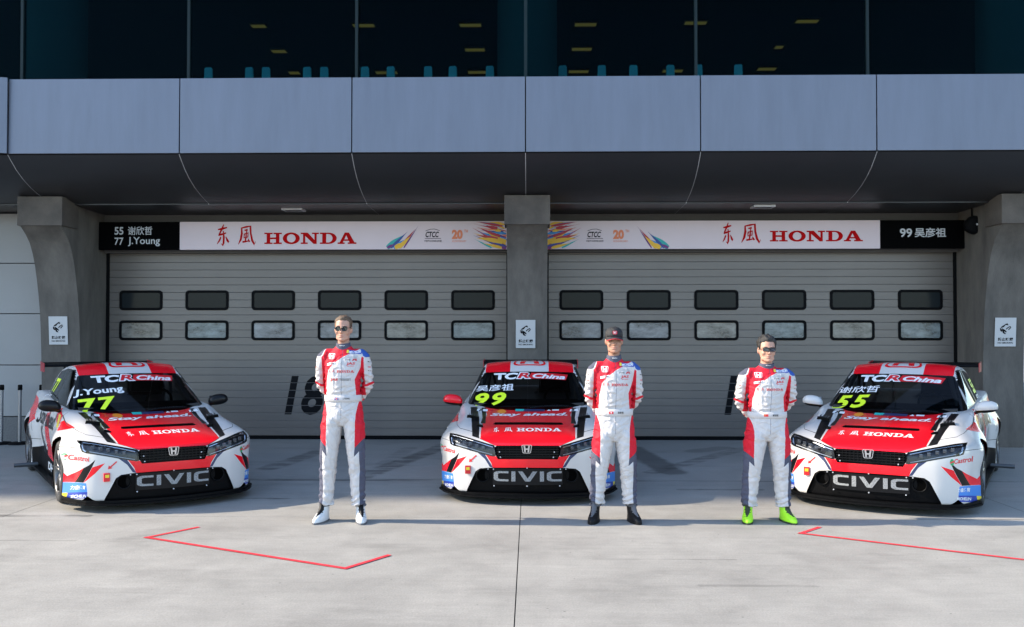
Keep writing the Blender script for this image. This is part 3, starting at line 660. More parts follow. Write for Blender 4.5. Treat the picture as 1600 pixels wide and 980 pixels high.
def shrink_grid(f, core_lo, core_hi, mar, nc, nm, faces, half=True):
    """a box grid (x<=0 half) pulled along rays from an inner core onto the zero set of f; returns bmesh"""
    def axis(lo, hi, n, m):
        t = [-1 + k / m for k in range(m)]; core = [lo + (hi - lo) * k / n for k in range(n + 1)]
        return [lo + mar * a for a in t] + core + [hi + mar * (k + 1) / m for k in range(m)]
    X = axis(core_lo[0], -core_lo[0], nc[0] * 2, nm); X = [x for x in X if x < 1e-9] if half else X
    Y = axis(core_lo[1], core_hi[1], nc[1], nm); Z = axis(core_lo[2], core_hi[2], nc[2], nm)
    idx = {}; pts = []
    def vid(p):
        k = (round(p[0], 5), round(p[1], 5), round(p[2], 5))
        if k not in idx: idx[k] = len(pts); pts.append(p)
        return idx[k]
    Q = []
    def sheet(A, B, mkp, flip):
        for i in range(len(A) - 1):
            for j in range(len(B) - 1):
                q = [vid(mkp(A[i], B[j])), vid(mkp(A[i + 1], B[j])), vid(mkp(A[i + 1], B[j + 1])), vid(mkp(A[i], B[j + 1]))]
                Q.append(q[::-1] if flip else q)
    if 'front' in faces: sheet(X, Z, lambda a, b: (a, Y[0], b), False)
    if 'rear' in faces: sheet(X, Z, lambda a, b: (a, Y[-1], b), True)
    if 'top' in faces: sheet(X, Y, lambda a, b: (a, b, Z[-1]), False)
    if 'side' in faces: sheet(Y, Z, lambda a, b: (X[0], a, b), True)
    P = np.array(pts); lo = np.array(core_lo); hi = np.array([-core_lo[0], core_hi[1], core_hi[2]]); O = np.clip(P, lo, hi)
    D = P - O; t0 = np.zeros(len(P)); t1 = np.ones(len(P)) * 1.6
    for _ in range(40):
        tm = (t0 + t1) / 2; v = f(O + D * tm[:, None]); ins = v < 0
        t0 = np.where(ins, tm, t0); t1 = np.where(ins, t1, tm)
    Pn = O + D * t0[:, None]; Pn[np.abs(P[:, 0]) < 1e-9, 0] = 0
    bm = bmesh.new(); vs = [bm.verts.new(p) for p in Pn]
    for q in Q:
        try: bm.faces.new([vs[i] for i in q])
        except ValueError: pass
    bmesh.ops.recalc_face_normals(bm, faces=bm.faces); bm.normal_update()
    return bm

# -- livery painter: outlines are cut into the mesh and the faces inside take a colour
class CamProj:
    """2D = pixels of the enlarged view of the middle car (3.5x, offset 660,540), seen from the photographer's place"""
    C = Vector((0, 0, CAM_H)) - CAR2
    def plane(s, a, b): d1 = ray(660 + a[0] / 3.5, 540 + a[1] / 3.5); d2 = ray(660 + b[0] / 3.5, 540 + b[1] / 3.5); return s.C, d1.cross(d2).normalized()
    def to2(s, p):
        q = p - s.C; c, sn = math.cos(YAW), math.sin(YAW); x = q.x * c + q.y * sn; y = -q.x * sn + q.y * c
        cp, sp = math.cos(PITCH), math.sin(PITCH); yy = y * cp + q.z * sp; zz = -y * sp + q.z * cp
        return ((800 + F_PX * x / yy - 660) * 3.5, (490 - F_PX * zz / yy - 540) * 3.5)
    def faces_it(s, f): return f.normal.dot(s.C - f.calc_center_median()) > -.1
class SideProj:
    def plane(s, a, b): return Vector((0, a[0], a[1])), Vector((0, -(b[1] - a[1]), b[0] - a[0])).normalized()
    def to2(s, p): return (p.y, p.z)
    def faces_it(s, f): return abs(f.normal.x) > .25
class TopProj:
    def plane(s, a, b): return Vector((a[0], a[1], 0)), Vector((-(b[1] - a[1]), b[0] - a[0], 0)).normalized()
    def to2(s, p): return (p.x, p.y)
    def faces_it(s, f): return f.normal.z > .3
CP, SP, TP = CamProj(), SideProj(), TopProj()
def inside(pt, poly):
    x, y = pt; c = False; j = len(poly) - 1
    for i in range(len(poly)):
        xi, yi = poly[i]; xj, yj = poly[j]
        if (yi > y) != (yj > y) and x < (xj - xi) * (y - yi) / (yj - yi) + xi: c = not c
        j = i
    return c
def cut(bm, poly, pr, filt=None):
    """cuts the outline into the mesh; returns the faces inside it"""
    x0 = min(p[0] for p in poly); x1 = max(p[0] for p in poly); y0 = min(p[1] for p in poly); y1 = max(p[1] for p in poly)
    ok = (lambda f: pr.faces_it(f) and (filt is None or filt(f)))
    def bb(f):
        q = [pr.to2(v.co) for v in f.verts]; return min(a[0] for a in q), max(a[0] for a in q), min(a[1] for a in q), max(a[1] for a in q)
    cand = {}
    for f in bm.faces:
        c = pr.to2(f.verts[0].co); m = 60 if pr is CP else .25
        if not (x0 - m < c[0] < x1 + m and y0 - m < c[1] < y1 + m): continue
        if not ok(f): continue
        b = bb(f)
        if b[1] < x0 or b[0] > x1 or b[3] < y0 or b[2] > y1: continue
        cand[f] = b
    n = len(poly)
    for i in range(n):
        a, b_ = poly[i], poly[(i + 1) % n]
        if abs(a[0] - b_[0]) + abs(a[1] - b_[1]) < 1e-9: continue
        sx0, sx1 = min(a[0], b_[0]), max(a[0], b_[0]); sy0, sy1 = min(a[1], b_[1]), max(a[1], b_[1])
        fs = [f for f, b in cand.items() if f.is_valid and not (b[1] < sx0 or b[0] > sx1 or b[3] < sy0 or b[2] > sy1)]
        if not fs: continue
        co, no = pr.plane(a, b_)
        geom = list({e for f in fs for e in f.edges}) + list({v for f in fs for v in f.verts}) + fs
        r = bmesh.ops.bisect_plane(bm, geom=geom, dist=1e-5, plane_co=co, plane_no=no)
        for g in r['geom']:
            if isinstance(g, bmesh.types.BMFace): cand[g] = bb(g)
    return [f for f in cand if f.is_valid and inside(pr.to2(f.calc_center_median()), poly) and ok(f)]
def paint(bm, poly, pr, mi, filt=None):
    for f in cut(bm, poly, pr, filt): f.material_index = mi
def take(bm, faces):
    """lifts faces out of bm into a new bmesh"""
    nb = bmesh.new(); mp = {}
    for f in faces:
        for v in f.verts:
            if v not in mp: mp[v] = nb.verts.new(v.co)
    for f in faces:
        try: nf = nb.faces.new([mp[v] for v in f.verts]); nf.material_index = f.material_index; nf.smooth = True
        except ValueError: pass
    bmesh.ops.delete(bm, geom=faces, context='FACES'); nb.normal_update(); return nb
def mirror_bm(bm, weld=True):
    geom = bm.verts[:] + bm.edges[:] + bm.faces[:]
    r = bmesh.ops.duplicate(bm, geom=geom); vs = [g for g in r['geom'] if isinstance(g, bmesh.types.BMVert)]; fs = [g for g in r['geom'] if isinstance(g, bmesh.types.BMFace)]
    for v in vs: v.co.x = -v.co.x
    bmesh.ops.reverse_faces(bm, faces=fs)
    if weld: bmesh.ops.remove_doubles(bm, verts=[v for v in bm.verts if abs(v.co.x) < 1e-4], dist=2e-4)
    bm.normal_update(); return bm
def mirrored(bm):
    nb = bm.copy()
    for v in nb.verts: v.co.x = -v.co.x
    bmesh.ops.reverse_faces(nb, faces=nb.faces); nb.normal_update(); return nb
def recess(nb, vec, rim=True):
    """sinks a lifted patch and walls its edge"""
    be = [e for e in nb.edges if e.is_boundary]
    old = {v: v.co.copy() for e in be for v in e.verts}
    pairs = [(e.verts[0], e.verts[1]) for e in be]
    for v in nb.verts: v.co += Vector(vec)
    nv = {v: nb.verts.new(c) for v, c in old.items()}
    for a, b in pairs:
        try: nb.faces.new((a, b, nv[b], nv[a]))
        except ValueError: pass
    nb.normal_update(); return nb

def car_paint(name, col, rough=.22):
    return mat(name, col, rough, spec=.35, coat=.25, var=.015, vscale=3)
P_white = car_paint('car paint white', (.56, .535, .51)); P_red = car_paint('car paint red', (.78, .006, .016)); P_black = mat('car vinyl black', (.006, .006, .007), .3, spec=.2)
P_carbon = mat('carbon black', (.004, .004, .0045), .45, spec=.07, var=.3, vscale=60); P_navy = mat('car vinyl navy', (.02, .03, .09), .35)
P_gap = mat('panel gap', (.01, .01, .01), .8); P_blue = mat('sticker blue', (.05, .22, .62), .35); P_navyb = mat('sticker dark blue', (.02, .05, .33), .35); P_yel = mat('sticker yellow', (.80, .62, .03), .35)
P_fluo = mat('fluorescent yellow film', (.72, .92, .03), .4); P_wtxt = mat('white film', (.78, .78, .78), .35); P_green = mat('sticker green', (.0, .30, .10), .35); P_redtxt = mat('red film', (.62, .012, .02), .35); P_teal = mat('sticker teal', (.02, .42, .38), .35); P_orange = mat('sticker orange', (.85, .25, .02), .35); P_silver = mat('mesh print silver', (.45, .46, .48), .45); P_chrome = mat('chrome', (.75, .75, .77), .12, metal=1.0)
P_glassd = tinted_glass('windscreen tint', (.15, .16, .165), (.9, .95, 1.0), .75); P_glassc = tinted_glass('lamp cover glass', (.80, .82, .84), (1, 1, 1), .55)
P_tyre = mat('tyre rubber', (.018, .018, .019), .75, var=.3, vscale=30, bump=.2, bscale=60); P_rim = mat('dark rim', (.10, .10, .105), .35, metal=.7); P_disc = mat('brake disc', (.25, .24, .23), .35, metal=.9)
LIV = [P_white, P_red, P_black, P_navy, P_gap, P_blue, P_navyb, P_yel, P_carbon]
W_, R_, K_, N_, G_, B_, NB_, Y_, CB_ = range(9)

body = shrink_grid(body_f, (-.58, -.55, .36), (.58, 3.15, .50), .62, (22, 110, 5), 22, ('front', 'top', 'side', 'rear'))
cab = shrink_grid(cab_f, (-.36, 1.15, 1.0), (.36, 2.6, 1.12), .75, (14, 40, 4), 26, ('front', 'top', 'side'))
tgt = mirror_bm(body.copy()); tc_ = mirror_bm(cab.copy())
me_ = bpy.data.meshes.new('t'); tc_.to_mesh(me_); tgt.from_mesh(me_); bpy.data.meshes.remove(me_); tc_.free()
BVH = BVHTree.FromBMesh(tgt); tgt.free()

def carpx(cx, cy):
    """first hit of the view ray through a pixel of the enlarged middle-car view"""
    d = ray(660 + cx / 3.5, 540 + cy / 3.5).normalized(); return BVH.ray_cast(CP.C, d)
# ---- front livery (left half of the view)
lowf = lambda f: f.calc_center_median().y < 1.0
paint(body, [(580, 336), (340, 336), (352, 380), (324, 440), (319, 512), (404, 549), (580, 552)], CP, R_)                       # red bonnet panel
paint(body, [(262, 336), (300, 336), (313, 420), (312, 508), (275, 496), (271, 430)], CP, K_)                                  # black stripe
paint(body, [(322, 340), (348, 340), (347, 425), (318, 428), (328, 395)], CP, K_)
paint(body, [(80, 480), (112, 428), (150, 398), (196, 372), (196, 412), (150, 424), (118, 446), (100, 470)], CP, R_)             # red over the arch
paint(body, [(580, 600), (404, 606), (350, 598), (378, 640), (388, 668), (580, 672)], CP, R_)                                  # red chin band
paint(body, [(306, 586), (346, 597), (390, 668), (372, 664), (346, 622)], CP, N_)
paint(body, [(70, 560), (92, 590), (116, 655), (160, 622), (135, 690), (103, 683), (103, 790), (70, 790)], CP, R_)               # bumper side chevrons
paint(body, [(160, 622), (180, 610), (206, 583), (192, 622), (160, 696), (133, 690)], CP, K_)
paint(body, [(193, 622), (246, 605), (204, 655), (160, 698)], CP, R_)
paint(body, [(103, 683), (170, 701), (175, 746), (105, 738)], CP, B_)
paint(body, [(105, 738), (175, 746), (175, 778), (105, 770)], CP, NB_)
paint(body, [(105, 738), (118, 740), (116, 771), (105, 770)], CP, Y_)
for ln in ([(205, 345), (189, 400), (190, 432), (206, 452), (272, 470), (322, 512)], [(404, 549), (322, 512)], [(150, 520), (92, 500)]):
    paint(body, stroke(ln, 1.3), CP, G_)
# ---- side livery
SB = [([(.36, .10), (2.36, .10), (2.36, .34), (1.9, .40), (.9, .34), (.5, .38), (.36, .44)], CB_), ([(.40, .62), (.62, .86), (.95, .93), (.95, .80), (.62, .70), (.50, .40), (.42, .40)], R_),
      ([(.98, .30), (1.50, .84), (1.76, .80), (1.50, .33)], R_), ([(1.62, .33), (2.0, .66), (2.05, .60), (1.85, .34)], K_), ([(2.3, .70), (2.9, .92), (3.4, .95), (3.4, .80), (2.9, .74), (2.5, .62)], R_), ([(3.0, .15), (3.8, .15), (3.8, .62), (3.3, .50)], R_),
      ([(.62, .72), (.78, .72), (.84, .86), (.70, .86)], Y_)]
for pl, mi in SB: paint(body, pl, SP, mi, lambda f: f.calc_center_median().x < -.55)
for ln in ([(.55, .20), (.53, .55), (.60, .90)], [(1.72, .20), (1.70, .60), (1.75, .95)], [(1.72, .2), (.55, .2)], [(2.32, .55), (2.45, .80), (2.40, .97)]): paint(body, stroke(ln, .0045), SP, G_, lambda f: f.calc_center_median().x < -.55)
# ---- openings
for yc, rr in ((.0, .365), (2.735, .37)):
    circ = [(yc + rr * math.cos(2 * math.pi * k / 40), .325 + rr * math.sin(2 * math.pi * k / 40)) for k in range(40)]
    fs = cut(body, circ, SP, lambda f: f.calc_center_median().x < -.55)
    # keep a dark painted arch lip
    bmesh.ops.delete(body, geom=fs, context='FACES')
fill = lambda f: f.calc_center_median().y < -.2
g_faces = cut(body, [(590, 547), (410, 547), (396, 560), (404, 600), (416, 622), (590, 622)], CP, fill); grille = take(body, g_faces)
h_faces = cut(body, [(153, 477), (200, 487), (395, 546), (404, 560), (404, 604), (392, 608), (335, 595), (172, 548), (155, 538), (148, 505)], CP, fill); lamp = take(body, h_faces)
i_faces = cut(body, [(590, 668), (372, 668), (318, 672), (294, 688), (248, 786), (236, 830), (590, 840)], CP, fill); intake = take(body, i_faces)
v_faces = cut(body, [(590, 419), (398, 420), (388, 430), (400, 433), (590, 433)], CP, lambda f: f.normal.z > .5); vent = take(body, v_faces)
# ---- split into panels
b_faces = [f for f in cut(body, [(590, 330), (196, 330), (189, 400), (190, 432), (206, 452), (272, 470), (322, 512), (404, 549), (590, 549)], CP, lambda f: f.calc_center_median().y < .75)]; bonnet = take(body, b_faces)
fb = [f for f in body.faces if f.calc_center_median().y < -.25 and (f.calc_center_median().z < .60 - .04 * 0)]
fb = [f for f in cut(body, [(-1.2, .05), (-.22, .05), (-.33, .60), (-.5, .615), (-1.2, .62)], SP, None)]
fb2 = [f for f in body.faces if f.calc_center_median().y < -.30 and f.calc_center_median().z < .61]
bumper = take(body, fb2)

# ---- greenhouse: windscreen, side glass, roof
front_only = lambda f: f.calc_center_median().y < 1.75
ROOFX = .245
for f in cab.faces: f.material_index = W_
rp = [(-ROOFX, 1.0), (-.52, 1.12), (-.565, 1.4), (-.56, 2.4), (-.50, 3.2), (-ROOFX, 3.2)]
paint(cab, rp, TP, R_, lambda f: f.normal.z > .55 and f.calc_center_median().z > 1.2)
ws_f = cut(cab, [(590, 142), (470, 143), (345, 147), (334, 152), (300, 215), (232, 335), (236, 352), (590, 372)], CP, front_only); wscreen = take(cab, ws_f)
sideg = lambda f: f.calc_center_median().x < -.3 and f.normal.x < -.4
sw1 = take(cab, cut(cab, [(.98, .94), (1.74, .955), (1.72, 1.31), (1.52, 1.318), (1.30, 1.24)], SP, sideg))
sw2 = take(cab, cut(cab, [(1.79, .955), (2.62, .99), (2.80, 1.03), (2.35, 1.26), (2.05, 1.305), (1.78, 1.315)], SP, sideg))
paint(cab, [(.60, .86), (.955, .93), (1.28, 1.245), (1.52, 1.33), (1.90, 1.335), (2.38, 1.28), (2.86, 1.03), (2.64, .975), (1.75, .94)], SP, K_, sideg)
rear_top = [f for f in cab.faces if f.normal.y > .15 and f.calc_center_median().y > 2.5 and abs(f.calc_center_median().x) < .52]; rwin = take(cab, rear_top)

def unit_quad(vf, quad):
    """unit-box shape into a pixel quad given as lower-left, lower-right, upper-right, upper-left"""
    a, b, c, d = [Vector(q) for q in quad]
    return [tuple((a * (1 - u) + b * u) * (1 - v) + (d * (1 - u) + c * u) * v) for u, v in vf[0]], vf[1]
def decal(name, vf, m, parent, proj='px', off=.0022, maxlen=.035, bvh=None):
    """lays a flat print onto the car: px = middle-car view, L/R = from the side (y,z), T = from above (x,y)"""
    bvh = bvh or BVH; V, Fc = vf
    if not V: return None
    bm = bmesh.new(); vs = [bm.verts.new((v[0], v[1], 0)) for v in V]
    for f in Fc:
        try: bm.faces.new([vs[i] for i in f])
        except ValueError: pass
    lim = maxlen * (480 if proj == 'px' else 1)
    bmesh.ops.triangulate(bm, faces=bm.faces)
    for _ in range(5):
        es = [e for e in bm.edges if e.calc_length() > lim]
        if not es: break
        bmesh.ops.subdivide_edges(bm, edges=es, cuts=1); bmesh.ops.triangulate(bm, faces=bm.faces)
    bad = []
    for v in bm.verts:
        if proj == 'px': h = carpx(v.co.x, v.co.y)
        elif proj == 'L': h = bvh.ray_cast(Vector((-3, v.co.x, v.co.y)), Vector((1, 0, 0)))
        elif proj == 'R': h = bvh.ray_cast(Vector((3, v.co.x, v.co.y)), Vector((-1, 0, 0)))
        elif proj == 'T': h = bvh.ray_cast(Vector((v.co.x, v.co.y, 4)), Vector((0, 0, -1)))
        elif proj == 'F': h = bvh.ray_cast(Vector((v.co.x, -3, v.co.y)), Vector((0, 1, 0)))
        if h[0] is None: bad.append(v)
        else:
            n = h[1]; d = {'px': CP.C - h[0], 'L': Vector((-1, 0, 0)), 'R': Vector((1, 0, 0)), 'T': Vector((0, 0, 1)), 'F': Vector((0, -1, 0))}[proj]
            if n.dot(d) < 0: n = -n
            v.co = h[0] + n * off
    bmesh.ops.delete(bm, geom=bad, context='VERTS')
    bm.normal_update()
    want = {'px': Vector((0, -1, .4)), 'L': Vector((-1, 0, 0)), 'R': Vector((1, 0, 0)), 'T': Vector((0, 0, 1)), 'F': Vector((0, -1, 0))}[proj]
    for f in bm.faces:
        if f.normal.dot(want) < 0: f.normal_flip()
    return from_bm(name, bm, m, parent, smooth=True)
def emblem_loops():
    """upright letter H in a rounded frame that widens to the top; unit box"""
    def rr(sc, w0=.40, w1=.50, h=.5):
        o = []
        for (x, y), (cx, cy) in (((w1, h), (1, 1)), ((-w1, h), (-1, 1)), ((-w0, -h), (-1, -1)), ((w0, -h), (1, -1))):
            r = .16; a0 = {(1, 1): 0, (-1, 1): 90, (-1, -1): 180, (1, -1): 270}[(cx, cy)]
            for k in range(5):
                a = R(a0 + 90 * k / 4); o.append(((x - cx * r + r * math.cos(a)) , (y - cy * r + r * math.sin(a))))
        return [(.5 + a * sc, .5 + b * sc) for a, b in o]
    Hh = [(.20, .88), (.35, .88), (.39, .58), (.61, .58), (.65, .88), (.80, .88), (.73, .12), (.58, .12), (.60, .42), (.40, .42), (.42, .12), (.27, .12)]
    return [rr(1.0), rr(.86)], [Hh]

# ---------------------------------------------------------------- assemble the middle car as the model for all three
def car_common():
    t = empty('racing_car')
    bo = from_bm('body', mirror_bm(body.copy()), LIV, t, smooth=True)
    bn = from_bm('bonnet', mirror_bm(bonnet.copy()), LIV, t, smooth=True)
    bp = from_bm('front_bumper', mirror_bm(bumper.copy()), LIV, t, smooth=True)
    rf = from_bm('roof', mirror_bm(cab.copy()), LIV, t, smooth=True)
    ws = from_bm('windscreen', mirror_bm(wscreen.copy()), P_glassd, t, smooth=True)
    for nb in (sw1, sw2):
        for q in (nb.copy(), mirrored(nb)): from_bm('side_window', q, P_glassd, t, smooth=True)
    from_bm('rear_window', mirror_bm(rwin.copy()), P_glassd, t, smooth=True)
    # black frit band round the windscreen
    gr = from_bm('grille', recess(mirror_bm(grille.copy()), (0, .045, 0)), P_carbon, t)
    for i in range(5):
        z = .492 + i * .026; bm = bmesh.new(); add_box(bm, (0, -.915, z), (.64, .02, .007), 0); from_bm('grille_bar', bm, P_black, gr)
    for i in range(-8, 9):
        bm = bmesh.new(); add_box(bm, (i * .038, -.918 + .9 * (i * .038) ** 2 * .25, .545), (.005, .012, .125), 0); from_bm('grille_bar', bm, P_black, gr)
    for s in (-1, 1):
        q = lamp.copy() if s < 0 else mirrored(lamp)
        hl = empty('headlight', parent=t)
        cov = q.copy(); ins = recess(q, (0, .075, -.012))
        from_bm('lamp_bowl', ins, mat('lamp bowl', (.05, .05, .055), .3, metal=.5), hl)
        for v in cov.verts: v.co += v.normal * -.002
        from_bm('cover_glass', cov, P_glassc, hl, smooth=True)
        def hp(cx, cy, dep=.03):
            h = carpx(cx, cy)[0]; p = h + Vector((0, dep, -.004)); return Vector((p.x * (1 if s < 0 else -1), p.y, p.z))
        bm = bmesh.new(); add_tube(bm, [hp(172, 540), hp(163, 528), hp(161, 505), hp(168, 491), hp(215, 503), hp(280, 522), hp(340, 541), hp(388, 556)], .008, 8); from_bm('daylight_strip', bm, P_chrome, hl)
        bm = bmesh.new(); add_tube(bm, [hp(185, 541), hp(250, 560), hp(320, 581), hp(385, 598)], .006, 8); from_bm('trim_strip', bm, mat('lamp trim', (.55, .56, .58), .25, metal=.6), hl)
        for cx, cy in ((200, 520), (232, 529), (264, 538), (300, 550), (335, 560)):
            bm = bmesh.new(); p = hp(cx, cy, .042); add_box(bm, p, (.034, .03, .038), .008); from_bm('lens', bm, mat('led lens', (.16, .165, .175), .12, metal=.5), hl)
    it = from_bm('lower_intake', recess(mirror_bm(intake.copy()), (0, .035, .0)), P_carbon, t)
    for cx in (333, 817):
        h = carpx(cx, 712)[0]; bm = bmesh.new()
        rr = add_lathe(bm, [(-.012, .058), (-.020, .064), (-.020, .070), (-.008, .074), (.03, .074)], 'Y', (h.x, h.y + .03, h.z), 28); from_bm('duct_ring', bm, P_carbon, it, smooth=True)
        bm = bmesh.new(); add_lathe(bm, [(-.016, .058), (-.002, .054), (.001, .0005)], 'Y', (h.x, h.y + .03 - .0, h.z), 28); from_bm('duct_shade_disc', bm, mat('duct shade black', (.002, .002, .002), .9, spec=0.0), it)  # shallow black disc, the shade inside the duct put into its colour
    # flat mesh panel with the pierced word
    hl_ = carpx(384, 716)[0]; hc = carpx(576, 716)[0]
    pz0, pz1 = carpx(576, 765)[0].z, carpx(576, 676)[0].z; hw = abs(hl_.x - hc.x)
    bm = bmesh.new(); N = 24; vs = []
    for k in range(N + 1):
        x = -hw + 2 * hw * k / N; y = float(f_plan(np.array([abs(x)]))[0]) + .018
        vs.append((bm.verts.new((x, y, pz0)), bm.verts.new((x, y - .004, pz1))))
    for k in range(N): bm.faces.new((vs[k][0], vs[k + 1][0], vs[k + 1][1], vs[k][1]))
    mp_ = from_bm('mesh_panel', bm, P_black, it, smooth=True)
    def civic():
        out = []; g = .12
        def C(x):
            return [[(x + .62, .0), (x + .24, .0)] + arc(x + .24, .26, .24, .26, 270, 180, 6) + arc(x + .24, .74, .24, .26, 180, 90, 6) + [(x + .62, 1.0), (x + .62, .80), (x + .30, .80)] + arc(x + .30, .68, .12, .12, 90, 180, 4) + arc(x + .30, .32, .12, .12, 180, 270, 4) + [(x + .30, .20), (x + .62, .20)]]
        x = 0; out += C(x); x += .62 + g; out.append([(x, 0), (x + .17, 0), (x + .17, 1), (x, 1)]); x += .17 + g * .9
        out.append([(x, 1), (x + .19, 1), (x + .40, .30), (x + .61, 1), (x + .80, 1), (x + .50, 0), (x + .30, 0)]); x += .80 + g * .9
        out.append([(x, 0), (x + .17, 0), (x + .17, 1), (x, 1)]); x += .17 + g; out += C(x); x += .62
        return [[(p[0] / x, p[1]) for p in l] for l in out]
    V, Fc = poly2d(civic()); zz0, zz1 = carpx(576, 745)[0].z, carpx(576, 690)[0].z; xw = abs(carpx(393, 716)[0].x)
    bm = bmesh.new(); vs = [bm.verts.new((-xw + v[0] * 2 * xw, 0, zz0 + v[1] * (zz1 - zz0))) for v in V]
    for f in Fc: bm.faces.new([vs[i] for i in f])
    bmesh.ops.triangulate(bm, faces=bm.faces)
    for _ in range(3): bmesh.ops.subdivide_edges(bm, edges=[e for e in bm.edges if e.calc_length() > .04], cuts=1); bmesh.ops.triangulate(bm, faces=bm.faces)
    for v in bm.verts: v.co.y = float(f_plan(np.array([abs(v.co.x)]))[0]) + .010
    for f in bm.faces:
        f.normal_update()
        if f.normal.y > 0: f.normal_flip()
    # dotted mesh print: silver broken by a fine dark grid
    ms = mat('pierced silver', (.2, .2, .21), .5)
    if not ms.get('done'):
        t_ = ms.node_tree; b_ = t_.nodes['Principled BSDF']; v_ = t_.nodes.new('ShaderNodeTexVoronoi'); v_.inputs['Scale'].default_value = 150
        tcn = t_.nodes.new('ShaderNodeTexCoord'); t_.links.new(tcn.outputs['Object'], v_.inputs['Vector']); cr = t_.nodes.new('ShaderNodeValToRGB'); cr.color_ramp.elements[0].position = .28; cr.color_ramp.elements[0].color = (.05, .05, .05, 1); cr.color_ramp.elements[1].position = .42; cr.color_ramp.elements[1].color = (.26, .265, .27, 1)
        t_.links.new(v_.outputs['Distance'], cr.inputs[0]); t_.links.new(cr.outputs[0], b_.inputs['Base Color']); ms['done'] = 1
    from_bm('lettering', bm, ms, it)
    for cx, cy in ((392, 677), (576, 671), (362, 676), (395, 768), (576, 770), (425, 583), (430, 612)):
        for mm in ((cx,) if cx == 576 else (cx, 1150 - cx)):
            h = carpx(mm, cy)[0]; bm = bmesh.new(); add_lathe(bm, [(-.012, .0003), (-.012, .006), (0, .007)], 'Y', (h.x, h.y + .01, h.z), 8); from_bm('screw', bm, P_silver, it)
    # badge
    fr, hh = emblem_loops(); h = carpx(574, 566)[0]; bw, bh = .108, .088
    for lp in (fr, hh):
        V, Fc = poly2d(lp); bm = bmesh.new(); vs = [bm.verts.new((h.x + (v[0] - .5) * bw, h.y - .012, h.z + (v[1] - .5) * bh)) for v in V]
        for f in Fc: bm.faces.new([vs[i] for i in f])
        r = bmesh.ops.extrude_face_region(bm, geom=bm.faces[:]); bmesh.ops.translate(bm, vec=(0, .02, 0), verts=[g for g in r['geom'] if isinstance(g, bmesh.types.BMVert)])
        bmesh.ops.recalc_face_normals(bm, faces=bm.faces); from_bm('badge', bm, P_chrome, gr)
    # bonnet slot and scoops
    vr = recess(mirror_bm(vent.copy()), (0, .01, -.05)); from_bm('bonnet_slot', vr, P_carbon, bn)
    for s in (-1, 1):
        for (cx, cy, wd, ln, ht) in ((277, 397, .15, .14, .030), (316, 444, .07, .09, .022)):
            h = carpx(cx, cy); bm = bmesh.new()
            poly = [(-wd * .5, 0), (wd * .5, -.03), (wd * .38, ln), (-wd * .35, ln * .9)]
            lo = [bm.verts.new((u, v, -.02)) for u, v in poly]; hi = [bm.verts.new((u * .9, v * .95, ht if v < .02 else .006)) for u, v in poly]
            bm.faces.new(hi); 
            for i in range(4): bm.faces.new((lo[i], lo[(i + 1) % 4], hi[(i + 1) % 4], hi[i]))
            bmesh.ops.recalc_face_normals(bm, faces=bm.faces)
            rot = Vector((0, 0, 1)).rotation_difference(h[1] if h[1].z > 0 else -h[1]); bmesh.ops.rotate(bm, verts=bm.verts, matrix=rot.to_matrix()); bmesh.ops.translate(bm, verts=bm.verts, vec=h[0])
            if s > 0: bm2 = mirrored(bm); bm.free(); bm = bm2
            sc = from_bm('bonnet_scoop', bm, P_carbon, bn)
            if cx == 277:
                for k in range(4):
                    bm = bmesh.new(); add_box(bm, ((-.045 + k * .028), .05, ht * .62), (.006, .10, .012), 0); bmesh.ops.rotate(bm, verts=bm.verts, matrix=rot.to_matrix()); bmesh.ops.translate(bm, verts=bm.verts, vec=h[0] + Vector((0, 0, .008)))
                    if s > 0: bm2 = mirrored(bm); bm.free(); bm = bm2
                    from_bm('louvre', bm, P_silver if False else mat('louvre grey', (.08, .08, .085), .5), sc)
    # splitter: flat blade round the nose
    bm = bmesh.new(); us = [-.97, -.95, -.92, -.87, -.80, -.70, -.55, -.35, -.15, 0, .15, .35, .55, .70, .80, .87, .92, .95, .97]
    out = [(u * 1.0, float(f_plan(np.array([min(abs(u), .95)]))[0]) - .036 + (.05 if abs(u) > .96 else 0)) for u in us]
    pl = out + [(.95, -.34), (.6, -.30), (-.6, -.30), (-.95, -.34)]
    prism(bm, pl, 'Z', .075, .092); from_bm('splitter', bm, P_carbon, t)
    bm = bmesh.new(); prism(bm, [(u * .985, y + .03) for u, y in out] + [(.9, -.36), (-.9, -.36)], 'Z', .093, .118); from_bm('splitter_riser', bm, P_carbon, t)
    bm = bmesh.new(); add_box(bm, (0, 1.55, .11), (1.70, 3.4, .05), .01); from_bm('floor_pan', bm, P_carbon, t)
    for s in (-1, 1):
        bm = bmesh.new(); add_box(bm, (s * .89, 1.36, .105), (.10, 1.9, .03), .008); from_bm('side_skirt', bm, P_carbon, t)
        bm = bmesh.new(); add_tube(bm, [(s * .80, 2.22, .14), (s * 1.16, 2.22, .14)], .026, 12); from_bm('side_exhaust', bm, mat('exhaust steel', (.09, .095, .10), .4, metal=.5), t)
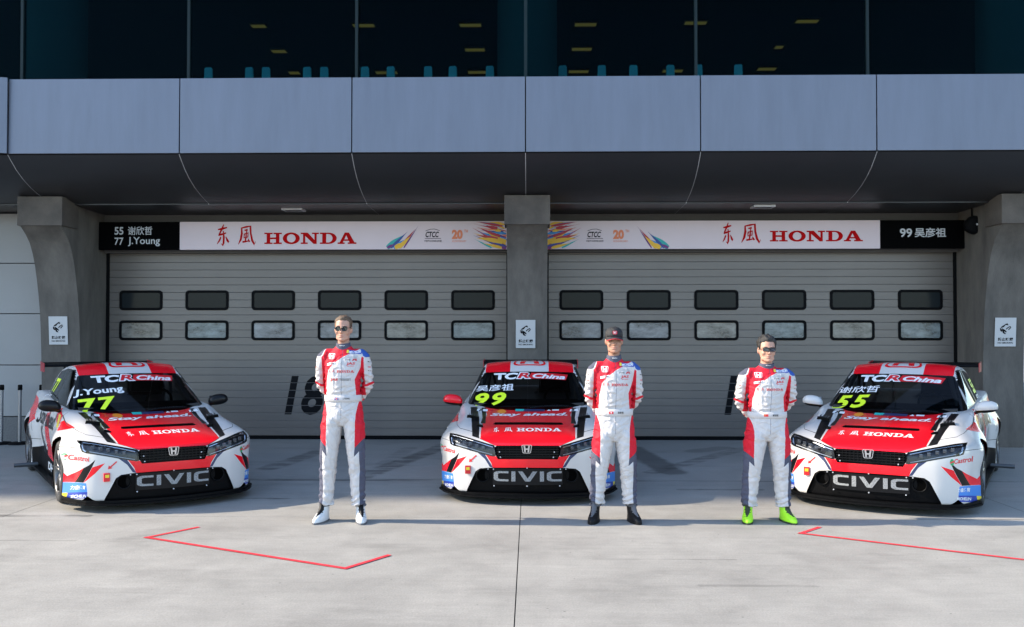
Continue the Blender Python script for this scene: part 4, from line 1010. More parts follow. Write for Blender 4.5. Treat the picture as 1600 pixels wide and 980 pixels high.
    # wheels
    for yc in (0, 2.735):
        for s in (-1, 1):
            wh = empty('wheel', (s * .832, yc, .325), parent=t)
            if s > 0: wh.rotation_euler.z = math.pi
            if yc == 0 and s < 0 or True: pass
            bm = bmesh.new(); add_lathe(bm, [(.115, .235), (.125, .27), (.118, .305), (.10, .320), (.05, .325), (-.05, .325), (-.10, .320), (-.118, .305), (-.125, .27), (-.115, .235)], 'X', seg=48, closed=False); from_bm('tyre', bm, P_tyre, wh, smooth=True)
            bm = bmesh.new(); add_lathe(bm, [(.115, .235), (.10, .222), (-.085, .215), (-.110, .228), (-.118, .236)], 'X', seg=48)
            for k in range(10):
                a = 2 * math.pi * (k // 2) / 5 + (.18 if k % 2 else -.18) + .3
                c, sn = math.cos(a), math.sin(a)
                add_tube(bm, [(-.075, .03 * c, .03 * sn), (-.098, .11 * c, .11 * sn), (-.104, .224 * c, .224 * sn)], [.022, .016, .013], 6)
            add_lathe(bm, [(-.06, .07), (-.092, .062), (-.098, .03), (-.098, .0004)], 'X', seg=20)
            from_bm('rim', bm, P_rim, wh, auto=.6)
            bm = bmesh.new(); add_lathe(bm, [(-.03, .17), (-.045, .17), (-.045, .06)], 'X', seg=32); add_box(bm, (-.03, -.14, .03), (.05, .06, .12), .01); from_bm('brake_disc', bm, P_disc, wh)
            bm = bmesh.new(); rr = add_lathe(bm, [(-.02, .366), (.25, .366), (.25, .0005)], 'X', seg=40); lin = from_bm('arch_liner', bm, P_gap, t); lin.location = (s * .832, yc, .325); lin.rotation_euler = wh.rotation_euler
    # rear wing on two swan-neck stays
    wg = empty('rear_wing', (0, 3.55, 1.30), parent=t)
    bm = bmesh.new(); prism(bm, [(-.17, .015), (-.16, .035), (-.08, .05), (.03, .045), (.14, .05), (.155, .062), (.15, .045), (.03, .018), (-.08, .005), (-.16, .005)], 'X', -.70, .70); from_bm('blade', bm, P_carbon, wg)
    for s in (-1, 1):
        bm = bmesh.new(); prism(bm, [(-.20, -.06), (.17, -.06), (.18, .075), (-.20, .06)], 'X', s * .701, s * .712); from_bm('end_plate', bm, mat('end plate red', (.30, .012, .02), .4), wg)
        bm = bmesh.new(); add_tube(bm, [(s * .42, .05, -.34), (s * .42, .10, -.12), (s * .42, .04, .015)], .014, 8); from_bm('stay', bm, P_black, wg)
    # mirrors
    # cabin: roll cage, dash, seat
    bm = bmesh.new(); prism(bm, [(.62, .70), (.62, .93), (1.05, .95), (1.15, .86), (1.15, .70)], 'X', -.66, .66); from_bm('dashboard', bm, mat('dash black', (.015, .015, .016), .7), t)
    cg = mat('roll cage grey', (.30, .31, .32), .4); bm = bmesh.new()
    for s in (-1, 1):
        add_tube(bm, [(s * .66, .80, .55), (s * .62, 1.0, .98), (s * .52, 1.45, 1.29), (s * .52, 2.05, 1.31), (s * .60, 2.12, .9), (s * .62, 2.15, .4)], .02, 8)
        add_tube(bm, [(s * .52, 2.05, 1.29), (s * .45, 2.9, .85)], .02, 8)
    add_tube(bm, [(-.52, 1.45, 1.29), (.52, 1.45, 1.29)], .02, 8); add_tube(bm, [(-.52, 2.05, 1.31), (.52, 2.05, 1.31)], .02, 8); add_tube(bm, [(-.6, 2.14, .5), (.52, 2.06, 1.28)], .02, 8)
    add_tube(bm, [(.50, 1.45, 1.28), (.60, 1.75, .75), (.63, 2.12, .5)], .02, 8); add_tube(bm, [(-.50, 1.45, 1.28), (-.60, 1.75, .75), (-.63, 2.12, .5)], .02, 8)
    from_bm('roll_cage', bm, cg, t, smooth=True)
    bm = bmesh.new(); add_box(bm, (.34, 1.95, .62), (.46, .50, .18), .05); add_box(bm, (.34, 2.12, .88), (.44, .14, .60), .05); add_box(bm, (.34, 2.06, 1.12), (.40, .22, .22), .05); from_bm('seat', bm, P_black, t)
    bm = bmesh.new(); add_tube(bm, [(.34 + .15 * math.cos(a), 1.28 - .03 * math.sin(a), .93 + .15 * math.sin(a)) for a in [2 * math.pi * k / 20 for k in range(20)]], .016, 8, closed=True); from_bm('steering_wheel', bm, P_black, t)
    bm = bmesh.new(); add_box(bm, (0, 2.0, .30), (1.5, 3.0, .25), 0); from_bm('cabin_floor', bm, P_gap, t)
    # wiper
    bm = bmesh.new(); pts = [carpx(cx, cy) for cx, cy in ((590, 347), (660, 338), (740, 334), (800, 338))]; add_tube(bm, [h[0] + Vector((0, -.012, .014)) for h in pts], .007, 6); from_bm('wiper', bm, P_black, ws)
    # tow strap and arrow (one side only)
    h = carpx(252, 678); bm = bmesh.new(); add_box(bm, h[0] + Vector((0, -.012, 0)), (.058, .03, .085), .006); from_bm('tow_strap', bm, P_redtxt, bp)
    bm = bmesh.new(); add_box(bm, h[0] + Vector((.002, -.029, .012)), (.036, .006, .028), .002); from_bm('tow_label', bm, P_yel, bp)
    decal('tow_arrow', poly2d([[(258, 638), (262, 618), (268, 624), (296, 599), (301, 603), (273, 629), (278, 634)]]), P_redtxt, bp, off=.0025)
    # ---- prints shared by all three cars
    def tx(s, quad, m, parent, bold=.02, shear=0, name='lettering', off=.0024):
        V, Fc, _ = text2d(s, bold, shear); return decal(name, unit_quad((V, Fc), quad), m, parent, 'px', off)
    decal('banner', poly2d([[(592, 150), (700, 152), (792, 160), (780, 190), (690, 183), (576, 181)]]), P_redtxt, ws, 'px', .002)
    tx('TC', [(398, 189), (512, 185), (522, 149), (386, 153)], P_wtxt, ws, .05, .15)
    tx('R', [(508, 184), (592, 183), (596, 146), (516, 146)], P_wtxt, ws, .09, .15, off=.0022); tx('R', [(517, 180), (582, 179), (588, 150), (523, 150)], P_redtxt, ws, .03, .15, off=.0042)
    tx('China', [(596, 178), (776, 187), (782, 163), (604, 153)], P_wtxt, ws, .035, .2, off=.0042)
    tx('Stay ahead.', [(368, 391), (792, 388), (792, 368), (370, 371)], P_wtxt, bn, .03, .25)
    da, fe = brush_dongfeng()
    for chars, (x0, y0, x1, y1) in ((da, (388, 449, 424, 474)), (fe, (448, 449, 496, 473))):
        for i, lp in enumerate(chars): decal('brush_stroke', poly2d([[(x0 + u * (x1 - x0), y1 - v * (y1 - y0)) for u, v in lp]]), P_wtxt, bn, 'px', .0022 + .0004 * i)
    lo, _ = slab_word(); decal('lettering', poly2d([[(518 + u * 244, 470 - v * 18) for u, v in l] for l in lo]), P_wtxt, bn, 'px', .0024)
    decal('sticker', poly2d([[(508, 349), (668, 349), (668, 361), (508, 361)]]), P_navy, bn); decal('sticker', poly2d([[(508, 349), (556, 349), (552, 361), (508, 361)]]), P_teal, bn, off=.0036); tx('WEIBO CUP', [(566, 359), (660, 359), (660, 351), (566, 351)], P_wtxt, bn, off=.0036) if False else None
    decal('sticker', poly2d([[(678, 358), (690, 350), (702, 358)]]), P_wtxt, bn); decal('sticker', poly2d([[(708, 350), (745, 350), (745, 357), (708, 357)]]), P_wtxt, bn)
    for cx, m_ in ((398, P_redtxt), (432, P_orange)): decal('sticker', poly2d([arc(cx, 362, 24, 11, 0, 345, 18)]), m_, bn, off=.0022 if cx < 420 else .0034)
    for q in ([(296, 358), (354, 361), (356, 350), (300, 347)], [(804, 361), (850, 358), (848, 347), (806, 350)]):
        decal('sticker', unit_quad(([(0, 0), (1, 0), (1, 1), (0, 1)], [(0, 1, 2, 3)]), q), P_wtxt, bn); tx('R', [tuple(Vector(q[0]).lerp(Vector(q[1]), .2)), tuple(Vector(q[0]).lerp(Vector(q[1]), .6)), tuple(Vector(q[3]).lerp(Vector(q[2]), .6)), tuple(Vector(q[3]).lerp(Vector(q[2]), .2))], P_black, bn, .05, .2, off=.0036)
    for s in (-1, 1):
        mx = (lambda x: x) if s < 0 else (lambda x: 1150 - x)
        ql = [(116, 573), (182, 592), (182, 568), (116, 545)]; qr = [(mx(182), 592), (mx(114), 573), (mx(114), 545), (mx(182), 568)]
        tx('Castrol', ql if s < 0 else qr, P_redtxt, bp, .02, .12)
        decal('logo_disc', poly2d([arc(mx(107) if s < 0 else mx(190), 556 if s < 0 else 584, 8, 17, 0, 340, 16)]), P_green, bp)
        decal('logo_swoosh', poly2d([stroke([(mx(107 if s < 0 else 190) - 8, (559 if s < 0 else 588)), (mx(107 if s < 0 else 190) + 8, (550 if s < 0 else 578))], 3.5)]), P_redtxt, bp, off=.0036)
        tx('力盛体育', [(124, 726), (168, 732), (168, 712), (124, 704)] if s < 0 else [(mx(168), 732), (mx(124), 726), (mx(124), 704), (mx(168), 712)], P_wtxt, bp, .02)
        tx('L5', [(107, 726), (121, 728), (121, 700), (107, 696)] if s < 0 else [(mx(121), 728), (mx(107), 726), (mx(107), 696), (mx(121), 700)], P_wtxt, bp, .06) if False else None
        tx('MICHELIN', [(122, 768), (172, 773), (172, 758), (122, 752)] if s < 0 else [(mx(172), 773), (mx(122), 768), (mx(122), 752), (mx(172), 758)], P_wtxt, bp, .03, .15)
        # side prints; text runs with the viewer's right hand
        pj = 'L' if s < 0 else 'R'; fl = (lambda a, b: (b, a)) if s < 0 else (lambda a, b: (a, b))
        def side_text(st, ya, yb, za, zb, m_, bold=.03, shear=.2, parent=bo):
            V, Fc, _ = text2d(st, bold, shear); a, b = fl(ya, yb); decal('lettering', fit2d((V, Fc), a, za, b, zb), m_, parent, pj, .003)
        side_text('Stay ahead', .95, 2.25, .60, .86, P_black, .02, .25); side_text('DHT', .75, 1.45, .17, .27, P_wtxt, .04, .2)
    # roof emblem laid out in plan
    fr, hh = emblem_loops()
    for lp in (fr, hh): decal('roof_emblem', poly2d([[(-.21 + u * .42, 1.86 - v * .46) for u, v in l] for l in lp]), P_red, rf, 'T', .0025)
    return t, ws, bp, rf
def mirror_part(t, m_top):
    for s in (-1, 1):
        mr = empty('door_mirror', (s * .935, .83, .957), parent=t)
        bm = bmesh.new(); nu, nv = 20, 14; vs = []
        for j in range(nv + 1):
            th = math.pi * j / nv - math.pi / 2; row = []
            for i in range(nu):
                ph = 2 * math.pi * i / nu; ce = lambda c, e: math.copysign(abs(c) ** e, c)
                x = .118 * ce(math.cos(th), .8) * ce(math.cos(ph), .8); y = .085 * ce(math.cos(th), .8) * ce(math.sin(ph), .8); z = .066 * ce(math.sin(th), .85)
                if y > 0: y *= .55
                x *= 1 - .12 * z / .07; z += .012 * (x * s) / .12
                row.append(bm.verts.new((x, y, z)))
            vs.append(row)
        for j in range(nv):
            for i in range(nu):
                f = bm.faces.new((vs[j][i], vs[j][(i + 1) % nu], vs[j + 1][(i + 1) % nu], vs[j + 1][i])); f.material_index = 1 if (j < 5) else 0
        bmesh.ops.remove_doubles(bm, verts=bm.verts, dist=1e-4); bmesh.ops.recalc_face_normals(bm, faces=bm.faces)
        from_bm('housing', bm, [m_top, P_black], mr, smooth=True)
        bm = bmesh.new(); add_tube(bm, [(-s * .04, 0, -.04), (-s * .12, .02, -.075), (-s * .20, .06, -.085)], [.020, .018, .030], 8); from_bm('stem', bm, P_black, mr, smooth=True)
        mk('mirror_glass', [(-.09, .049, -.045), (.09, .049, -.045), (.09, .049, .045), (-.09, .049, .045)], [(0, 1, 2, 3)], P_chrome, mr)
def copy_tree(o, parent=None):
    c = o.copy(); COL.objects.link(c); c.parent = parent
    for ch in list(o.children): copy_tree(ch, c)
    return c
def own_prints(t, ws, name, num, quadn, quad9):
    V, Fc, _ = text2d(name, .025 if name[0] == 'J' else .012, .08); decal('driver_name', unit_quad((V, Fc), quadn), P_wtxt, ws, 'px', .0024)
    V, Fc, _ = text2d(num, .035, .18, 1.22); decal('start_number', unit_quad((V, Fc), quad9), P_fluo, ws, 'px', .0024)
    sws = [c for c in t.children if c.name.startswith('side_window')]
    for pj, (a, b) in (('L', (2.35, 2.0)), ('R', (2.0, 2.35))):
        V, Fc, _ = text2d(num, .035, .1); decal('start_number', fit2d((V, Fc), a, 1.03, b, 1.2), P_fluo, t, pj, .003)
        V, Fc, _ = text2d(name, .02, .1); aa, bb_ = (2.0, 1.80) if pj == 'L' else (1.78, 1.98)
        decal('driver_name', fit2d((V, Fc), aa + .55 if pj == 'L' else 2.05, .965, bb_ + .35 if pj == 'L' else 2.45, 1.015), P_wtxt, t, pj, .003)
car, ws0, bp0, rf0 = car_common()
cars = [car, copy_tree(car), copy_tree(car)]
TQ = {'99': ([(290, 252), (496, 247), (494, 208), (292, 222)], [(278, 333), (452, 326), (458, 256), (292, 262)]), '77': ([(282, 262), (520, 244), (512, 204), (296, 222)], [(290, 340), (462, 318), (462, 258), (282, 272)]), '55': ([(290, 252), (500, 240), (498, 204), (296, 220)], [(276, 335), (452, 322), (460, 254), (292, 266)])}
for c, (nm, num, loc, rz, mtop, lab) in zip(cars, (('吴彦祖', '99', (CAR2.x, CAR2.y, 0), -.007, P_red, 'red and white racing car numbered 99 with red mirrors, parked head-on in the middle'),
        ('J.Young', '77', (-4.157, 10.172, 0), .60, P_black, 'red and white racing car numbered 77 with black mirrors, angled at the left'), ('谢欣哲', '55', (3.819, 10.121, 0), -.51, P_white, 'red and white racing car numbered 55 with white mirrors, angled at the right'))):
    wsc = [k for k in c.children if k.name.startswith('windscreen')][0]
    own_prints(c, wsc, nm, num, *TQ[num]); mirror_part(c, mtop)
    c.location = loc; c.rotation_euler = (0, 0, rz); tag(c, lab, 'racing car', 'racing cars parked in front of the garages')
for b_ in (body, cab, bonnet, bumper, wscreen, sw1, sw2, rwin, grille, lamp, intake, vent): b_.free()

# ================================================================== DRIVERS
from mathutils import noise as mnoise
def ell_loft(bm, secs, seg=28):
    """closed skin over elliptical sections (cx, cy, z, rx, ry[, tilt direction ignored])"""
    rings = []
    for cx, cy, z, rx, ry in secs:
        rings.append([bm.verts.new((cx + rx * math.cos(2 * math.pi * k / seg), cy + ry * math.sin(2 * math.pi * k / seg), z)) for k in range(seg)])
    for A, B in zip(rings, rings[1:]):
        for k in range(seg): bm.faces.new((A[k], A[(k + 1) % seg], B[(k + 1) % seg], B[k]))
    bm.faces.new(rings[0][::-1]); bm.faces.new(rings[-1])
def ellipsoid(bm, c, r, rot=None):
    q = bmesh.ops.create_uvsphere(bm, u_segments=16, v_segments=10, radius=1.0)
    M = Matrix.Translation(c) @ (rot.to_4x4() if rot else Matrix.Identity(4)) @ Matrix.Diagonal((*r, 1)); bmesh.ops.transform(bm, matrix=M, verts=q['verts'])
def base_figure():
    bm = bmesh.new()
    ell_loft(bm, [(0, .0, .76, .10, .085), (0, .0, .80, .165, .112), (0, .0, .88, .193, .124), (0, .0, .95, .182, .120), (0, -.005, 1.03, .163, .108), (0, -.01, 1.12, .162, .114), (0, -.012, 1.22, .168, .124), (0, -.008, 1.32, .176, .128), (0, 0, 1.39, .184, .118), (0, .005, 1.44, .178, .10), (0, .01, 1.48, .135, .085), (0, .012, 1.515, .088, .072), (0, .01, 1.55, .062, .062)])
    ell_loft(bm, [(0, .012, 1.50, .066, .068), (0, .010, 1.56, .055, .060), (0, .006, 1.62, .052, .058), (0, .006, 1.66, .052, .056)])
    # head
    ell_loft(bm, [(0, -.068, 1.586, .020, .022), (0, -.062, 1.593, .035, .034), (0, -.046, 1.608, .051, .053), (0, -.026, 1.630, .061, .073), (0, -.012, 1.66, .065, .088), (0, -.004, 1.695, .0715, .096), (0, .002, 1.735, .0755, .099), (0, .004, 1.77, .0725, .094), (0, .006, 1.796, .060, .079), (0, .006, 1.813, .040, .052), (0, .006, 1.822, .018, .022)])
    ellipsoid(bm, (0, -.099, 1.674), (.013, .014, .012)); ellipsoid(bm, (0, -.095, 1.695), (.0085, .010, .024), Matrix.Rotation(R(12), 3, 'X'))
    for s in (-1, 1):
        ellipsoid(bm, (s * .030, -.084, 1.727), (.030, .014, .010)); ellipsoid(bm, (s * .043, -.068, 1.668), (.022, .022, .022)); ellipsoid(bm, (s * .077, .010, 1.692), (.009, .020, .031), Matrix.Rotation(s * R(14), 3, 'Z'))
        ellipsoid(bm, (s * .047, -.035, 1.618), (.016, .034, .018))
    ellipsoid(bm, (0, -.084, 1.600), (.020, .014, .013))
    # shoulders and arms folded behind the back
    for s in (-1, 1):
        def limb(pts):
            add_tube(bm, [(s * a, b, c) for a, b, c, r in pts], [r for *_, r in pts], 18)
        limb([(.10, .01, 1.462, .050), (.150, .008, 1.450, .066), (.186, .008, 1.415, .071), (.207, .014, 1.36, .062), (.220, .028, 1.29, .055), (.228, .045, 1.22, .052), (.227, .062, 1.175, .052), (.208, .094, 1.13, .051), (.168, .125, 1.075, .050), (.130, .158, 1.025, .044), (.098, .176, .995, .036), (.07, .182, .978, .030)])
        limb([(.085, .180, .986, .028), (.045, .192, .960, .034), (.010, .196, .938, .032), (-.015, .196, .925, .024)])
        for k in range(4): limb([(.0 - .004 * k, .186 + .012 * s * 0 + .004 * k, .955 - .017 * k, .011), (-.030, .184 + .004 * k, .945 - .017 * k, .010), (-.052, .192, .942 - .015 * k, .009), (-.058, .205, .944 - .014 * k, .008)])
        limb([(.03, .20, .965, .013), (.01, .218, .955, .011), (-.012, .222, .945, .009)])
    # legs, a little uneven like a man standing at ease
    ell_loft(bm, [(-.155, .012, .165, .060, .068), (-.163, .012, .20, .064, .072), (-.158, .018, .28, .069, .078), (-.150, .018, .36, .074, .085), (-.143, .004, .45, .078, .086), (-.137, -.008, .52, .083, .092), (-.124, -.006, .62, .092, .104), (-.110, 0, .74, .101, .116), (-.100, 0, .83, .098, .116), (-.09, 0, .90, .08, .10)])
    ell_loft(bm, [(.143, .006, .165, .060, .068), (.148, .006, .20, .064, .072), (.145, .012, .28, .069, .078), (.140, .012, .36, .074, .085), (.134, .0, .45, .078, .086), (.129, -.012, .52, .083, .092), (.118, -.008, .62, .092, .104), (.107, 0, .74, .101, .116), (.098, 0, .83, .098, .116), (.09, 0, .90, .08, .10)])
    bmesh.ops.recalc_face_normals(bm, faces=bm.faces)
    o = from_bm('tmp_figure', bm, P_white); md = o.modifiers.new('r', 'REMESH'); md.mode = 'VOXEL'; md.voxel_size = .0065; md.use_smooth_shade = True
    dg = bpy.context.evaluated_depsgraph_get(); dg.update(); e = o.evaluated_get(dg); me = e.to_mesh()
    b2 = bmesh.new(); b2.from_mesh(me); e.to_mesh_clear(); bpy.data.objects.remove(o)
    # soften the voxel joins, more on cloth than on the head
    for it in range(6):
        vs = [v for v in b2.verts if it < 4 or v.co.z < 1.52]
        bmesh.ops.smooth_vert(b2, verts=vs, factor=.5, use_axis_x=True, use_axis_y=True, use_axis_z=True)
    # a finer face: the front of the head is divided once more and modelled
    fe_ = list({e for f in b2.faces if f.calc_center_median().y < -.035 and 1.583 < f.calc_center_median().z < 1.775 for e in f.edges})
    bmesh.ops.subdivide_edges(b2, edges=fe_, cuts=1, use_grid_fill=True)
    fv = [v for v in b2.verts if v.co.y < -.03 and 1.58 < v.co.z < 1.785]; bmesh.ops.smooth_vert(b2, verts=fv, factor=.5, use_axis_x=True, use_axis_y=True, use_axis_z=True)
    G2 = [(.006, 0, 1.705, .0065, .016), (.013, 0, 1.673, .0095, .011), (.006, .0125, 1.668, .006, .006), (-.003, 0, 1.656, .010, .004), (-.0085, .031, 1.7075, .016, .0095), (.004, .030, 1.727, .022, .006), (.0045, .048, 1.683, .014, .012),
          (.0052, 0, 1.6435, .016, .0042), (.0058, 0, 1.6305, .014, .0046), (-.0055, 0, 1.637, .021, .0018), (-.004, 0, 1.6175, .020, .005), (.005, 0, 1.600, .014, .010), (-.003, .046, 1.646, .013, .016), (-.0025, .020, 1.655, .004, .010)]
    for v in fv:
        x, z = abs(v.co.x), v.co.z; w_ = min(1, max(0, (-.03 - v.co.y) / .03))
        v.co.y -= w_ * sum(a * math.exp(-.5 * (((x - cx) / sx) ** 2 + ((z - cz) / sz) ** 2)) for a, cx, cz, sx, sz in G2)
    b2.normal_update()
    # folds of the overalls
    for v in b2.verts:
        x, y, z = v.co
        if z > 1.50: continue
        n = mnoise.noise
        d = .0030 * n((x * 16, y * 16, z * 7)) + .0016 * n((x * 38, y * 38, z * 22))
        if abs(x) > .16 and z > 1.0 or (y > .08 and z > 1.0):
            wgt = math.exp(-((z - 1.17) / .12) ** 2); d += .0062 * wgt * math.sin(z * 105 + 5 * n((x * 9, y * 9, z * 5)))
        if z < .45:
            wgt = math.exp(-((z - .20) / .085) ** 2); d += .0070 * wgt * math.sin(z * 120 + 6 * n((x * 10, y * 10, z * 6))); wk = math.exp(-((z - .45) / .07) ** 2); d += .0048 * wk * math.sin(z * 95 + 40 * y + 5 * n((x * 9, y * 9, z * 4)))
        wc = math.exp(-((z - .80) / .075) ** 2); d += .0045 * wc * math.sin(58 * z + 46 * abs(x) + 5 * n((x * 8, y * 8, z * 8)))
        wb = math.exp(-((z - 1.10) / .05) ** 2) * (abs(x) < .17); d += .0036 * wb * math.sin(z * 120 + 7 * n((x * 10, y * 6, z * 5)))
        cr = 1 - abs(n((x * 13 + 3, y * 9, z * 9 + (x * 8)))) * 2; d += .0042 * max(0, cr) ** 5 * (1 if z < 1.45 else 0)
        cr = 1 - abs(n((x * 7 + 9, y * 7, z * 15 - abs(x) * 9))) * 2; d -= .0050 * max(0, cr) ** 6 * (1 if z < 1.45 else 0)
        v.co += v.normal * d * 1.25
    b2.normal_update(); return b2
fig = base_figure(); FB = BVHTree.FromBMesh(fig)
class FrontProj:
    def plane(s, a, b): return Vector((a[0], 0, a[1])), Vector((-(b[1] - a[1]), 0, b[0] - a[0])).normalized()
    def to2(s, p): return (p.x, p.z)
    def faces_it(s, f): return f.normal.y < .75
FP = FrontProj()
pc = lambda X, Y: ((X - 207) / 484, (922 - Y) / 484)       # pixel of the enlarged middle driver to metres
cloth = dict(bump=.55, bscale=42, var=.07, vscale=9)
S_white = mat('overall white', (.54, .505, .49), .72, spec=.25, **cloth); S_red = mat('overall red', (.58, .010, .026), .68, spec=.25, **cloth); S_grey = mat('overall slate', (.075, .078, .11), .75, spec=.2, **cloth); S_blue = mat('overall blue', (.03, .08, .30), .72, spec=.2, **cloth)
S_skin = mat('skin', (.46, .25, .175), .5, spec=.35, var=.06, vscale=30); S_lip = mat('lips', (.40, .17, .13), .5); S_brow = mat('brow', (.05, .035, .025), .8); S_skin2 = mat('tanned skin', (.38, .20, .132), .5, spec=.35, var=.06, vscale=30)
SUIT = [S_white, S_red, S_grey, S_blue, S_skin, S_lip, S_brow]
def suit(poly, mi, filt=None):
    P2 = [pc(*p) for p in poly]; paint(fig, P2, FP, mi, filt)
E_ = 60
body_f_ = lambda f: f.calc_center_median().y < .075
torso = lambda f: f.calc_center_median().y < .10 and abs(f.calc_center_median().x) < .205
suit([(108, 200), (150, 172), (185, 158), (240, 158), (300, 186), (262, 205), (210, 232), (165, 268), (148, 290), (138, 340), (134, 412), (110, 412), (112, 300), (112, 240)], 1, torso)
suit([(303, 205), (316, 250), (312, 340), (306, 412), (274, 412), (268, 335), (290, 280), (296, 235)], 1, torso)
suit([(60, 226), (60, 200), (112, 184), (150, 168), (158, 174), (124, 196), (112, 222), (100, 228)], 2)
suit([(352, 230), (352, 200), (305, 184), (262, 166), (256, 172), (288, 196), (302, 226), (314, 232)], 3)
suit([(284, 193), (290, 197), (304, 226), (309, 229), (305, 233), (297, 227)], 0); suit([(130, 189), (124, 196), (112, 222), (107, 225), (111, 230), (118, 223)], 0)
arm = lambda f: abs(f.calc_center_median().x) > .155
suit([(60, 338), (104, 358), (135, 362), (135, 371), (100, 369), (60, 349)], 1, arm); suit([(360, 338), (312, 358), (282, 362), (282, 371), (316, 369), (360, 349)], 1, arm)
suit([(60, 430), (124, 430), (137, 470), (141, 500), (138, 628), (100, 596), (60, 580)], 1); suit([(352, 430), (286, 430), (279, 462), (273, 500), (270, 632), (306, 602), (352, 590)], 1)
leg = lambda f: f.calc_center_median().z < .72
suit([(60, 580), (100, 596), (138, 628), (141, 662), (120, 642), (118, 700), (121, 770), (117, 850), (60, 850)], 2, leg); suit([(352, 590), (306, 602), (270, 632), (267, 664), (289, 645), (291, 700), (288, 770), (291, 850), (352, 850)], 2, leg)
zipl = stroke([pc(211, 195), pc(212, 300), pc(209, 405)], .0016); paint(fig, zipl, FP, 2)
zipl = stroke([pc(209, 440), pc(208, 520)], .0014); paint(fig, zipl, FP, 2)
# skin: everything above the collar, and the hands behind the back
co = Vector((0, 0, 1.548)); r = bmesh.ops.bisect_plane(fig, geom=[g for g in fig.faces[:] if abs(g.calc_center_median().z - 1.548) < .03 for g in [g]] + list({e for f in fig.faces if abs(f.calc_center_median().z - 1.548) < .03 for e in f.edges}) + list({v for f in fig.faces if abs(f.calc_center_median().z - 1.548) < .03 for v in f.verts}), plane_co=co, plane_no=(0, 0, 1))
for f in fig.faces:
    c = f.calc_center_median()
    if c.z > 1.548 or (c.y > .145 and abs(c.x) < .085 and c.z < 1.0): f.material_index = 4
hd = lambda f: f.calc_center_median().y < -.05 and f.calc_center_median().z > 1.6
paint(fig, [(-.021, 1.636), (-.010, 1.642), (0, 1.640), (.010, 1.642), (.021, 1.636), (.011, 1.628), (-.011, 1.628)], FP, 5, hd)
for s in (-1, 1):
    paint(fig, [(s * .014, 1.726), (s * .030, 1.733), (s * .050, 1.727), (s * .050, 1.724), (s * .030, 1.728), (s * .014, 1.721)], FP, 6, hd); paint(fig, [(s * .020, 1.7075), (s * .031, 1.711), (s * .043, 1.707), (s * .031, 1.7045)], FP, 6, hd)
fig_me = bpy.data.meshes.new('figure')
for f in fig.faces: f.smooth = True
fig.normal_update(); fig.to_mesh(fig_me); fig.free()

def warp(zm, xs):
    b = [0, .19, .75, 1.03, 1.50, 1.595, 2.6]; zm = list(zm) + [zm[-1] + 1.005]
    def f(p):
        k = float(np.interp(p[2], [0, 1.48, 1.56, 3], [xs, xs, 1, 1])); return Vector((p[0] * k, p[1], float(np.interp(p[2], b, zm))))
    return f
def warp_obj(o, f):
    for v in o.data.vertices: v.co = f(v.co)
    o.data.update()
def fdecal(name, vf, m, parent, wf, off=.0025):
    o = decal(name, vf, m, parent, 'F', off, .03, FB)
    if o: warp_obj(o, wf)
    return o
def hair(parent, wf, m, style):
    bm = bmesh.new(); c = Vector((0, .004, 1.72)); nu, nv = 56, 26; rows = []; dead = set()
    for j in range(nv + 1):
        th = math.pi * .5 - (math.pi * .80) * j / nv; row = []
        for i in range(nu):
            ph = 2 * math.pi * i / nu; d = Vector((math.cos(th) * math.cos(ph), math.cos(th) * math.sin(ph), math.sin(th)))
            h = FB.ray_cast(c + d * .35, -d)[0]; h = h or c + d * .09
            fr = max(0, -d.y); line = (1.7725 if style != 'quiff' else 1.776) + .010 * mnoise.noise((h.x * 60, 3, 1)) - .35 * max(0, abs(h.x) - .035) if h.y < -.045 else (1.70 if h.y < .0 else 1.648)
            if abs(h.x) > .055 and -.012 < h.y < .036: line = max(line, 1.728)
            k = max(0, min(1, (h.z - line) / .022)); n = mnoise.noise((h.x * 70, h.y * 30, h.z * 40)); n2 = mnoise.noise((h.x * 18, h.y * 18, h.z * 18))
            top = max(0, d.z)
            th_ = -.006 + k * (.013 + .006 * n + .007 * n2 * top + (.020 * top * (1 + .5 * n) if style == 'brush' else .009 * top * max(0, -d.y) + .006 * top))
            v_ = bm.verts.new(h + d * th_); row.append(v_)
            if k <= 0: dead.add(v_)
        rows.append(row)
    for A, B in zip(rows, rows[1:]):
        for i in range(nu):
            q_ = (A[i], A[(i + 1) % nu], B[(i + 1) % nu], B[i])
            if not all(v in dead for v in q_) and min(v.co.z for v in q_) > 1.60 and max((a.co - b.co).length for a in q_ for b in q_) < .045: bm.faces.new(q_)
    bmesh.ops.remove_doubles(bm, verts=bm.verts, dist=1e-4)
    left = set(bm.faces); isl = []
    while left:
        st = [left.pop()]; cur = list(st)
        while st:
            for e in st.pop().edges:
                for g_ in e.link_faces:
                    if g_ in left: left.discard(g_); st.append(g_); cur.append(g_)
        isl.append(cur)
    isl.sort(key=len)
    for c_ in isl[:-1]: bmesh.ops.delete(bm, geom=c_, context='FACES')
    bmesh.ops.delete(bm, geom=[v for v in bm.verts if not v.link_faces], context='VERTS'); bmesh.ops.recalc_face_normals(bm, faces=bm.faces)
    o = from_bm('hair', bm, m, parent, smooth=True); warp_obj(o, wf); return o
